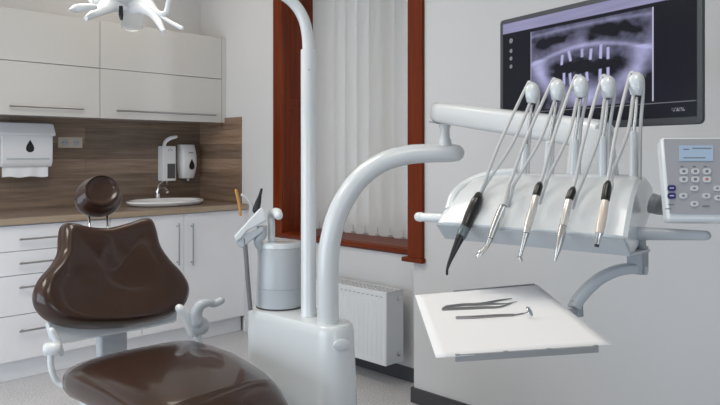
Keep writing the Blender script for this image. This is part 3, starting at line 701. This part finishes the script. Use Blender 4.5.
# neck from arm down to the head
nk = Vector((*atT(592, 150, 1.56).xy, 0))
bm = N_(); rings = []
for z, hw, hh in ((1.165, .044, .045), (1.20, .042, .042), (1.24, .038, .038), (1.285, .034, .034), (1.30, .030, .030)):
    rings.append(rrect(Vector((nk.x, nk.y, z)), HL, HN, hw * 1.3, hh))
loft(bm, rings); build('neck', bm, M['plastic'], de, ang=50)
# head shell: profile in (n, z), lofted along s with rounded left end
prof = [(-.12, 1.135), (-.130, 1.16), (-.12, 1.185), (-.06, 1.203), (0, 1.205), (.045, 1.195), (.085, 1.175), (.12, 1.145), (.145, 1.12), (.157, 1.105), (.155, 1.100), (.122, 1.072), (.09, 1.069), (.04, 1.078), (-.08, 1.125)]
def head_sec(s, kn=1.0, kz=1.0, top=0.0):
    P = []
    for n, z in prof:
        zz = 1.06 + (z - 1.06) * kz
        P.append(hd(s - (.16 * (.157 - n) if s > .13 else 0), n * kn if n > 0 else n, zz - top * max(0, (z - 1.12) / .08)))
    return P
bm = N_()
loft(bm, [head_sec(-.228, .93, .84, .02), head_sec(-.221, .97, .93, .012), head_sec(-.20, 1, 1, .004), head_sec(-.13), head_sec(0), head_sec(.10), head_sec(.150), head_sec(.162, .99, .98), head_sec(.168, .95, .93)])
hs = build('console_body', bm, M['plastic'], de, ang=32)
# lower grey band under the crease
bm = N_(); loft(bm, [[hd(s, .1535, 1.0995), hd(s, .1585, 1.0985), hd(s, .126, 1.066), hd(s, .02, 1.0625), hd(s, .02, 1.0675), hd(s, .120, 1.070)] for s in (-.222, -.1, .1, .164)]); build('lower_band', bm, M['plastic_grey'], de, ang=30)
# hollow handle arch at the left end
bm = N_(); tube(bm, [hd(-.215, .12, 1.125), hd(-.221, .09, 1.155), hd(-.212, .05, 1.180), hd(-.18, .02, 1.197), hd(-.12, .0, 1.205)], .011, 14); build('edge_arch', bm, M['plastic'], de)
# handles
hl0 = onH(447, 218, .08); hl1 = onH(421, 217, .08)
bm = N_(); tube(bm, [hl0 + HL * .03, hl1], .0100, 18, round_end=True); build('handle', bm, M['plastic'], de)
bm = N_(); tube(bm, [hl1 - HL * .001, hl1 - HL * .006], [.0112, .0108], 18, round_end=True); build('handle_cap', bm, M['plastic'], de)
hr0 = onH(640, 233.5, .05); hr1 = onH(706, 235.5, .05)
bm = N_(); tube(bm, [hr0 - HL * .03, hr0, hr1], [.0125, .0125, .0085], 18, sm=1, round_end=True); build('handle', bm, M['plastic_grey'], de)
# whip posts
knobs = [(532.5, 92), (557.5, 89), (580.5, 86), (608, 86), (636.5, 83)]
feet = [(523, 175), (547, 175), (573.5, 175), (602.5, 175.5), (633.5, 176)]
tails = [(479, 195), (508, 187), (540, 184), (573, 189), (607, 183)]
back = [(485, 188), (517, 181), (551, 173), (583, 181), (613, 172)]
sleeve = [(525.5, 146), (549, 143), (575, 141), (603, 138), (633.5, 133)]
for i in range(5):
    f = onH(*feet[i], 0); k = onH(*knobs[i], .0); sv_ = onH(*sleeve[i], 0)
    f = Vector((f.x, f.y, 1.20))
    bm = N_(); tube(bm, [f, sv_], [.0085, .0075], 16); tube(bm, [sv_ - UP * .001, sv_ + UP * .004], [.0075, .005], 14)
    wa = build('whip_arm', bm, M['plastic'], de)
    bm = N_(); tube(bm, [sv_, (sv_ + k) / 2 + HL * .002, k - UP * .012], .0034, 10); build('rod', bm, M['silver'], wa)
    # guide head
    bm = N_(); rings = []
    for z, hw, hh in ((-.024, .0085, .009), (-.021, .0105, .012), (-.010, .0128, .015), (.004, .0135, .016), (.012, .0112, .013), (.017, .007, .008), (.019, .002, .003)):
        rings.append(rrect(k + UP * z + HL * 0, HL, HN, hw, hh, 18, .65))
    loft(bm, rings); build('guide', bm, M['plastic'], wa, ang=60)
    bm = N_(); tube(bm, [k - UP * .019 + HN * .004, k - UP * .027 + HN * .004], .0055, 10); build('guide_slot', bm, M['grille'], wa)
ctrl_mat_done = True
# control panel
PT = 1.19
pn = (-FW * .96 - RT * .12 + UP * .26).normalized(); pu = UP.cross(pn).normalized(); pu = -pu if pu.dot(RT) < 0 else pu; pv = pn.cross(pu).normalized(); pv = -pv if pv.z < 0 else pv
tl = atT(661, 137.5, PT); ph = 79 / FPX * PT; pwid = .155
pc_ = tl + pu * (pwid / 2) - pv * (ph / 2)
cp = thing('control_panel', 'grey keypad control panel with a blue display beside the instrument console', 'control panel', tuple(pc_ - pv * ph / 2))
bm = N_(); box(bm, pc_ - pn * .015 - pv * .004, (pwid, ph + .010, .03), (pu, pv, pn)); build('case', bm, M['plastic'], cp, bevel=.006, seg=3)
bm = N_(); box(bm, pc_ + pn * .0006, (pwid - .008, ph - .006, .002), (pu, pv, pn)); build('face', bm, M['panelface'], cp)
def onC(px, py): return onP(px, py, pc_ + pn * .002, pn)
def cplate(name, x0, y0, x1, y1, m, th=.0012, parent=None, bev=.0006, oval=False):
    a, b, c2, d = onC(x0, y0), onC(x1, y0), onC(x1, y1), onC(x0, y1)
    bm = N_()
    if oval:
        c = (a + b + c2 + d) / 4; U = (b - a) / 2; V = (a - d) / 2
        prism(bm, [c + U * (math.copysign(abs(math.cos(t)) ** .6, math.cos(t))) + V * (math.copysign(abs(math.sin(t)) ** .6, math.sin(t))) for t in [2 * math.pi * q / 20 for q in range(20)]], pn * th)
    else: prism(bm, [a, b, c2, d], pn * th)
    return build(name, bm, m, parent or cp)
cplate('display', 679, 145.5, 713, 161, M['lcd'])
dsp = cp.children[-1]
cplate('display_text', 683, 149, 689, 150, M['print'], .0016, dsp); cplate('display_text', 692, 148, 711, 149, M['print'], .0016, dsp); cplate('display_text', 683, 157.5, 705, 158.4, M['print'], .0016, dsp)
for r_, y in enumerate((171.5, 179.5)):
    for c_ in range(3):
        x = 683.5 + c_ * 11.5
        b_ = cplate('button', x - 4.2, y - 3, x + 4.2, y + 3, M['button'], .002, oval=True)
        cplate('button_mark', x - 1.6, y - 1.3, x + 1.6, y + 1.3, M['redprint'] if (r_ and c_ == 2) else M['print'], .0024, b_, oval=True)
for y in (188.3, 196.0):
    b_ = cplate('button', 667.3, y - 3, 675.6, y + 3, M['navy'], .002, oval=True)
    cplate('button_mark', 669.5, y - .5, 673.5, y + .5, M['button'], .0024, b_)
for (x, y) in ((694, 188.5), (683, 196), (706, 196), (717, 188.5), (718, 198), (694, 204)):
    b_ = cplate('button', x - 4, y - 2.7, x + 4, y + 2.7, M['button'], .002, oval=True)
    cplate('button_mark', x - 1.3, y - 1, x + 1.3, y + 1, M['print'], .0024, b_, oval=True)
for (x, y, w_) in ((671, 204.5, 6), (668, 209, 6), (706, 206, 7), (682, 166.5, 3), (694, 166.5, 3), (705, 166.5, 3)): cplate('printed_mark', x - w_ / 2, y - .4, x + w_ / 2, y + .4, M['print'], .0014)
# bracket joining panel to the console
bm = N_(); tube(bm, [hd(.15, -.03, 1.15), hd(.18, -.02, 1.148), pc_ - pu * (pwid / 2 - .02) - pn * .022 - pv * .01], [.02, .017, .014], 16, sm=4); build('panel_bracket', bm, M['plastic_mid'], de)

# support arc and tray
TRZ = .97
bk = onZ(578, 306, TRZ - .006)
bm = N_(); b0 = onH(637.5, 250, .02); b1 = onH(638, 269, .02)
box(bm, (b0 + b1) / 2, (.030, .035, (b0 - b1).z + .016), (HL, HN, UP)); box(bm, b0 + UP * .012, (.024, .028, .03), (HL, HN, UP)); build('arc_bracket', bm, M['plastic_mid'], de, bevel=.003)
arc_px = [(644, 269.5, b1), (632, 268.3, None), (616, 271), (600, 278.5), (588, 288.5), (578, 300), (574, 308)]
ds = (b1 - O).dot(FW); de_ = (bk - O).dot(FW); pts = []
for i, q in enumerate(arc_px): pts.append(atT(q[0], q[1], ds + (de_ - ds) * i / (len(arc_px) - 1)))
pts = smooth_path(pts, 6); fr = frames(pts); rings = []
for i, p in enumerate(pts):
    d = (pts[min(i + 1, len(pts) - 1)] - pts[max(i - 1, 0)]).normalized(); s_ = d.cross(FW).normalized(); n_ = s_.cross(d).normalized()
    rings.append(rrect(p, s_, n_, .0092, .014, 16, .4))
bm = N_(); loft(bm, rings); build('arc_arm', bm, M['plastic_grey'], de)
bm = N_(); tube(bm, [atT(577, 300, de_), atT(578, 316, de_)], .010, 14); build('tray_clamp', bm, M['plastic_mid'], de)
# tray
FL, FR_, BR, BL = [onZ(x, y, TRZ) for x, y in ((436, 359), (612, 345.5), (537, 285.5), (415, 296))]
e1 = (FR_ - FL).normalized()
tr = thing('instrument_tray', 'grey metal instrument tray under a white paper sheet, on an arc arm', 'tray', tuple((FL + FR_ + BR + BL) / 4))
fl_i, fr_i = onZ(455, 356.4, TRZ), onZ(597, 347.2, TRZ); bl_i, br_i = BL + (BR - BL) * .30, BR - (BR - BL) * .02
bm = N_(); prism(bm, [q - UP * .0065 for q in (fl_i, fr_i, br_i, bl_i)], UP * .005); build('tray_plate', bm, M['tray'], tr)
bm = N_(); dn = Vector((e1.y, -e1.x, 0)); dn = dn if dn.dot(FW) < 0 else -dn
prism(bm, [fl_i - UP * .0065, fr_i - UP * .0065, fr_i + UP * .0025, fl_i + UP * .0025], dn * .004)
for s in (0.0, .33, .66, 1.0):
    p = fl_i + (fr_i - fl_i) * s; box(bm, p + dn * .002 + UP * .001 + (fr_i - fl_i).normalized() * (.003 if s < .5 else -.003), (.006, .004, .005), (e1, dn, UP))
build('front_lip', bm, M['tray'], tr)
bm = N_(); e2 = (br_i - bl_i).normalized(); dn2 = Vector((-e2.y, e2.x, 0))
prism(bm, [bl_i - UP * .0105, br_i - UP * .0105, br_i + UP * .004, bl_i + UP * .004], dn2 * .003); build('back_lip', bm, M['tray'], tr)
bm = N_(); bxp = [q for q in (bk + HL * 0,)]
cr = (FL + FR_ + BR + BL) / 4
tube(bm, [bk - UP * .010, cr - UP * .014], .007, 12); build('tray_mount', bm, M['plastic_mid'], tr)
bm = N_(); n1, n2 = 16, 16; G = []
for j in range(n2 + 1):
    row = []
    for i in range(n1 + 1):
        a = BL + (BR - BL) * (i / n1); b = FL + (FR_ - FL) * (i / n1); p = a + (b - a) * (j / n2)
        row.append(bm.verts.new(p + UP * (.0012 - (.004 if j == n2 else 0) * 0)))
    G.append(row)
for j in range(n2):
    for i in range(n1): bm.faces.new((G[j][i], G[j + 1][i], G[j + 1][i + 1], G[j][i + 1]))
pp = build('paper_sheet', bm, M['paper'], None, tuple(cr)); md = pp.modifiers.new('thickness', 'SOLIDIFY'); md.thickness = .0006; md.offset = 1
tag(pp, 'white paper sheet spread over the instrument tray, overhanging its sides', 'paper')

# instruments on the tray
ZI = TRZ + .0035
def tz(x, y, z=ZI): return onZ(x, y, z)
tw = thing('tweezers', 'steel tweezers lying open on the white paper, behind the dental mirror', 'tweezers', tuple(tz(445, 308)))
bm = N_(); tube(bm, [tz(443, 309), tz(447, 307), tz(462, 305), tz(480, 304.0), tz(498, 300.5), tz(512, 298.5)], [.0025, .003, .003, .0028, .0018, .0008], 8, sm=3); build('prong', bm, M['steel'], tw)
bm = N_(); tube(bm, [tz(442, 309.5), tz(452, 309.0), tz(470, 308.3), tz(485, 307.6), tz(500, 306.8), tz(514, 302)], [.0025, .003, .003, .0028, .0018, .0008], 8, sm=3); build('prong', bm, M['steel'], tw)
pr = tag(build('dental_probe', (lambda b: (tube(b, [tz(446, 306.5), tz(460, 305.2), tz(475, 304.8), tz(492, 303.8), tz(506, 303.5), tz(517, 301.5)], [.002, .0025, .0025, .002, .001, .0006], 8, sm=3), b)[1])(N_()), M['steel'], None, tuple(tz(480, 305))), 'thin steel dental probe lying between the tweezer arms on the paper', 'dental probe')
mr = thing('dental_mirror', 'steel dental mirror with angled head, nearest the front of the tray', 'dental mirror', tuple(tz(456, 317)))
bm = N_(); tube(bm, [tz(456, 318), tz(475, 317.3), tz(495, 316.0), tz(514, 315)], [.0028, .0030, .003, .0022], 10, sm=3); tube(bm, [tz(514, 315), tz(524, 313.2), tz(529, 311.8, ZI + .004)], [.0014, .001, .001], 8, sm=3); build('handle', bm, M['steel'], mr)
c = tz(529.5, 311.5, ZI + .009); bm = N_(); lathe(bm, [(.001, -.001), (.0085, -.001), (.009, 0), (.0085, .0012), (.001, .0012)], c, (RT * .75 - FW * .4 + UP * .5), 20); build('mirror_head', bm, M['chrome'], mr)

# handpieces and their hoses
def seg(name, pts, rad, m, parent, **k):
    bm = N_(); tube(bm, pts, [q * 1.12 for q in rad], 16, **k); return build(name, bm, m, parent)
def HP(x, y, n): return onH(x, y, n)
def hose(i, lab):
    k = onH(*knobs[i], .0); tn = [.115, .115, .12, .125, .13][i]
    a = HP(*tails[i], tn); c = HP(*back[i], .09)
    k_top = k + UP * .0185
    f = onH(*feet[i], 0); f = Vector((f.x, f.y, 1.205))
    bm = N_()
    left = k + UP * .010 - HL * .012 + HN * .006
    m1 = a + (left - a) * .45 + HN * .008
    tube(bm, [a, a + (left - a) * .12, m1, left, k_top - HL * .003 + HN * .004, k + UP * .010 + HL * .011 + HN * .002, k - UP * .02 + HL * .011 - HN * .004,
              onH(feet[i][0] + 7, (knobs[i][1] + 175) * .5, -.004), f + HL * .012 - UP * .01], .0034, 10, sm=5)
    tube(bm, [k - UP * .022 + HN * .007 - HL * .002, k - UP * .032 + HN * .012 - HL * .003, onH((knobs[i][0] + back[i][0]) / 2 + 3, (knobs[i][1] + 10 + back[i][1]) / 2, .065), c + HN * .012 + HL * .004, HP(tails[i][0] + 4.5, tails[i][1] + 4, tn - .006), HP(tails[i][0] - .5, tails[i][1] + 20, tn + .012)], .0034, 10, sm=5)
    tag(build('instrument_hose', bm, M['hose'], None, tuple(a)), lab, 'hose', 'handpiece hoses')
ordn = ['leftmost', 'second from left', 'middle', 'fourth from left', 'rightmost']
attach = ['leading to the black syringe', 'leading to the curved-neck silver handpiece', 'leading to the handpiece in the middle', 'leading to the pointed silver scaler handpiece', 'leading to the short cream motor']
for i in range(5): hose(i, 'thin grey hose looped over a whip arm, ' + attach[i])
grp = 'dental handpieces on the console'
# 1 black syringe
g = thing('syringe', 'black air-water syringe with bent nozzle, leftmost instrument on the console', 'syringe', tuple(HP(478, 196, .1)), grp)
seg('grip', [HP(478.5, 196, .12), HP(476.5, 202, .135), HP(471, 214, .15), HP(465.5, 228, .17)], [.0078, .0108, .0108, .0092], M['black'], g, sm=4, round_end=True)
seg('collar', [HP(465.5, 227, .17), HP(463, 232, .175), HP(460.5, 238, .18)], [.0094, .0098, .009], M['smoke'], g, sm=2)
seg('nozzle', [HP(461, 236, .18), HP(456, 247, .19), HP(450, 261, .2), HP(447.3, 269, .205), HP(447.0, 274, .205)], [.0082, .006, .0035, .0024, .0024], M['black'], g, sm=4, round_end=True)
# 2 turbine
g = thing('handpiece', 'silver turbine handpiece with a curved neck, beside the black syringe', 'handpiece', tuple(HP(507, 187, .1)), grp)
seg('connector', [HP(509, 184, .11), HP(506, 196, .14), HP(503.5, 206, .155)], [.0040, .0060, .0064], M['hose'], g, sm=3)
seg('grip', [HP(503.5, 206, .155), HP(500, 214, .16), HP(495, 226, .17), HP(490.5, 238, .18)], [.0070, .0074, .0066, .0052], M['silver'], g, sm=4)
seg('neck', [HP(490.5, 238, .18), HP(486, 247, .185), HP(480.5, 253.5, .19)], [.0052, .0042, .0036], M['silver'], g, sm=4)
c = HP(479.5, 254.5, .19); bm = N_(); lathe(bm, [(.003, .009), (.0055, .007), (.0058, -.004), (.0035, -.008), (.001, -.009)], c, UP * .8 + RT * .5, 16); build('head', bm, M['chrome'], g)
# 3 slim contra-angle
g = thing('handpiece', 'silver handpiece with black end cap and small angled head, middle instrument', 'handpiece', tuple(HP(540, 184, .1)), grp)
seg('connector', [HP(540, 184, .125), HP(538.8, 187, .135), HP(536.3, 195, .147)], [.0045, .0068, .0068], M['black'], g, sm=3, round_end=True)
seg('grip', [HP(536.3, 195, .147), HP(533, 208, .16), HP(529, 222, .172), HP(526, 233, .182)], [.0062, .0074, .0070, .0056], M['pearl'], g, sm=4)
seg('neck', [HP(526, 233, .182), HP(523, 245, .188), HP(520.3, 256, .192)], [.0056, .0040, .0028], M['silver'], g, sm=4)
c = HP(520, 259, .193); bm = N_(); lathe(bm, [(.001, .006), (.0042, .005), (.0042, -.003), (.0018, -.006)], c, UP * .9 - RT * .5, 14); build('head', bm, M['chrome'], g)
# 4 scaler
g = thing('handpiece', 'long silver scaler handpiece with black end cap and pointed tip', 'handpiece', tuple(HP(573, 189, .1)), grp)
seg('connector', [HP(573, 189, .13), HP(572, 192, .137), HP(569.3, 199, .147)], [.0045, .0068, .0068], M['black'], g, sm=3, round_end=True)
seg('grip', [HP(569.3, 199, .147), HP(566.5, 211, .16), HP(563, 226, .175)], [.0060, .0070, .0064], M['pearl'], g, sm=4)
seg('barrel', [HP(563, 226, .175), HP(560.5, 238, .183), HP(558, 249, .19), HP(555, 261, .196)], [.0068, .0066, .0050, .0016], M['silver'], g, sm=4)
# 5 micromotor
g = thing('handpiece', 'short cream micromotor with black end cap and open steel nose, rightmost instrument', 'handpiece', tuple(HP(607, 183, .1)), grp)
seg('connector', [HP(608, 183, .135), HP(607.3, 187, .142), HP(605.4, 199, .155)], [.0045, .0068, .0070], M['black'], g, sm=3, round_end=True)
seg('grip', [HP(605.4, 199, .155), HP(603.5, 210, .165), HP(601, 223, .175), HP(599.2, 233.5, .183)], [.0056, .0070, .0076, .0064], M['beige'], g, sm=4)
seg('nose', [HP(599.2, 233.5, .183), HP(598.3, 238, .186), HP(597, 244.5, .190)], [.0060, .0046, .0042], M['chrome'], g, sm=3)
seg('socket_ring', [HP(597, 244.5, .190), HP(596.5, 247, .191)], [.0036, .0034], M['black'], g)

# ================================================================== MONITOR
mL = CF(.432, 2.13, 0); mR = CF(.777, 1.564, 0); z0, z1 = 1.313, 1.656
mu = (mR - mL).normalized(); mn = mu.cross(UP).normalized(); mn = mn if mn.dot(FW) < 0 else -mn; W = (mR - mL).length
mc = (mL + mR) / 2 + UP * ((z0 + z1) / 2)
mo = thing('monitor', 'black flat monitor showing a dental x-ray, on the wall behind the console', 'monitor', tuple(mc - UP * (z1 - z0) / 2))
bm = N_(); hh = (z1 - z0) / 2; r_ = .012; pts = []
for (sx, sz, a_) in ((1, 1, 0), (-1, 1, 90), (-1, -1, 180), (1, -1, 270)):
    for k in range(5):
        a = math.radians(a_ + 22.5 * k); pts.append(mc + mu * (sx * (W / 2 - r_) + r_ * math.cos(a)) + UP * (sz * (hh - r_) + r_ * math.sin(a)))
prism(bm, pts, -mn * .010); build('case', bm, M['bezel'], mo, bevel=.002)
bm = N_(); box(bm, mc - mn * .023 - mu * .04, (W * .8, hh * 1.6, .026), (mu, UP, mn)); build('back_cover', bm, M['bezel'], mo, bevel=.008)
si = .0145; sw = W - 2 * si; sh = 2 * hh - 2 * si - .004
sc0 = mc - mu * (sw / 2) - UP * (sh / 2 - .002) + mn * .0012
# dark glossy screen with the picture it shows
def lerp(a, b, s): return tuple(x + (y - x) * s for x, y in zip(a, b))
def g2(x, y, cx, cy, sx, sy, rot=0):
    c, s = math.cos(rot), math.sin(rot); dx, dy = x - cx, y - cy; X = dx * c + dy * s; Y = -dx * s + dy * c
    return math.exp(-((X / sx) ** 2 + (Y / sy) ** 2))
def screen_uv(px, py):
    p = onP(px, py, sc0, mn) - sc0
    return p.dot(mu) / sw, p.z / sh
xr0 = screen_uv(530.5, 33)[0]; xr1 = screen_uv(653.5, 60)[0]; xrt = screen_uv(653, 7)[1]; xrb = screen_uv(653, 101)[1]
tbb = screen_uv(640, 7)[1] + .0; tbb = max(tbb, xrt + .03); tbb = .905
imp = [(562, 60, 5, -.1), (569.6, 56, 5.5, .25), (582, 53, 4, 0), (590.7, 54, 5.5, -.1), (600.7, 51.5, 7, -.05), (608, 53, 6, 0), (564, 79, 6, 0), (570.3, 79, 6, .1), (580, 78, 4, 0), (587, 76.5, 4.5, .1), (600, 75, 6, -.05), (608, 72.5, 5, 0)]
impuv = [(screen_uv(x, y), screen_uv(x, y - l)[1] - screen_uv(x, y)[1], r) for x, y, l, r in imp]
AR = sw / sh
def pic(u, v):
    if v > tbb:
        b = .62 + .1 * noise.noise(Vector((u * 4, v * 30, 1))); return (b * .62, b * .60, b * .95)
    if xr0 < u < xr1 and xrb < v < xrt:
        bw = .0035
        if u - xr0 < bw or xr1 - u < bw * 1.3: return (.72, .70, .95)
        x = (u - xr0) / (xr1 - xr0); y = (v - xrb) / (xrt - xrb)
        q = .20 + .15 * noise.fractal(Vector((x * 5, y * 4, 3)), 1.0, 2.0, 4) + .07 * noise.fractal(Vector((x * 22, y * 16, 9)), 1.0, 2.0, 3)
        dj = math.hypot((x - .5) / .42, (y - .60) / .50)                       # jaw: bright U band
        if y < .62: q += .34 * math.exp(-((dj - .98) / .17) ** 2)
        for sx in (.09, .91): q += .26 * g2(x, y, sx, .45, .055, .26, .35 if sx < .5 else -.35)
        q += .34 * math.exp(-((y - (.62 + .12 * math.cos((x - .5) * 3.6) - .02)) / .024) ** 2)
        q += .22 * math.exp(-((y - .93 - .03 * math.sin(x * 3)) / .022) ** 2)
        q += .22 * g2(x, y, .45, .82, .05, .10) + .14 * g2(x, y, .5, .72, .22, .05) + .30 * g2(x, y, .49, .10, .10, .16)
        for (a, b, c, d, k) in ((.25, .84, .11, .055, .36), (.70, .86, .17, .075, .42), (.13, .80, .06, .05, .24), (.56, .78, .05, .03, .2), (.30, .46, .14, .115, .30), (.64, .45, .18, .115, .32), (.46, .46, .06, .10, .12),
                                (.03, .08, .13, .20, .34), (.97, .10, .13, .20, .38), (.86, .80, .09, .05, .2), (.0, .62, .05, .10, .14), (.70, .08, .10, .06, .12), (.28, .08, .08, .07, .12)):
            q -= k * g2(x, y, a, b, c, d) * (1 + .7 * noise.noise(Vector((x * 14, y * 12, 5))))
        q = max(.015, q)
        for (iu, iv), l, r in impuv:
            dx = (u - iu) * AR; dy = v - iv; X = dx * math.cos(r) + dy * math.sin(r); Y = -dx * math.sin(r) + dy * math.cos(r)
            if abs(Y) < l: 
                e = 1 - (abs(X) / .018) ** 2
                if e > 0: q = q + (.95 - q) * min(1, e * 1.4) * (.75 if l < .035 else 1)
        q = min(1.0, q * 1.15); return (q * .60, q * .60, q * .96)
    for k, (py, rr) in enumerate(((40.8, .023), (51, .018), (58.5, .018), (66.5, .018))):
        cu, cv = screen_uv(511, py); d = math.hypot((u - cu) * AR, v - cv)
        if d < rr * 1.0: return (.38, .38, .46) if d > rr * .38 else (.2, .2, .26)
    if u > .90 and .045 < v < .072 and noise.noise(Vector((u * 260, v * 90, 2))) > .02 and u < .955: return (.35, .35, .42)
    if abs(v - (xrb - .02)) < .0035: return (.28, .29, .34)
    if v > xrt: return (.012, .012, .02)
    return (.010, .011, .018)
nx, ny = 340, 190
bm = N_(); vv = [[bm.verts.new(sc0 + mu * (sw * i / nx) + UP * (sh * j / ny)) for i in range(nx + 1)] for j in range(ny + 1)]
for j in range(ny):
    for i in range(nx): bm.faces.new((vv[j][i], vv[j][i + 1], vv[j + 1][i + 1], vv[j + 1][i]))
cols = [pic(i / nx, j / ny) for j in range(ny + 1) for i in range(nx + 1)]
sm_ = bpy.data.materials.new('lit_screen'); sm_.use_nodes = True; nt = sm_.node_tree; b = nt.nodes['Principled BSDF']
b.inputs['Base Color'].default_value = (.006, .006, .008, 1); b.inputs['Roughness'].default_value = .18; b.inputs['Specular IOR Level'].default_value = .12
at_ = nt.nodes.new('ShaderNodeVertexColor'); at_.layer_name = 'picture'
nt.links.new(at_.outputs[0], b.inputs['Emission Color']); b.inputs['Emission Strength'].default_value = .72
scr = build('screen', bm, sm_, mo, label='lit screen showing a panoramic dental x-ray')
ca = scr.data.color_attributes.new('picture', 'FLOAT_COLOR', 'POINT')
flat = []
for c in cols: flat += [c[0], c[1], c[2], 1.0]
ca.data.foreach_set('color', flat)
# wall bracket behind the monitor
bm = N_(); c0 = mc - mn * .035; wallp = onX(610, 70, XO) - AX * .001
box(bm, c0 - mn * .006, (.12, .12, .012), (mu, UP, mn)); tube(bm, [c0 - mn * .01, c0 - mn * .12 , wallp - AX * .012], .018, 14, sm=4); box(bm, wallp - AX * .008, (.014, .12, .16)); build('wall_mount', bm, M['black'], mo)
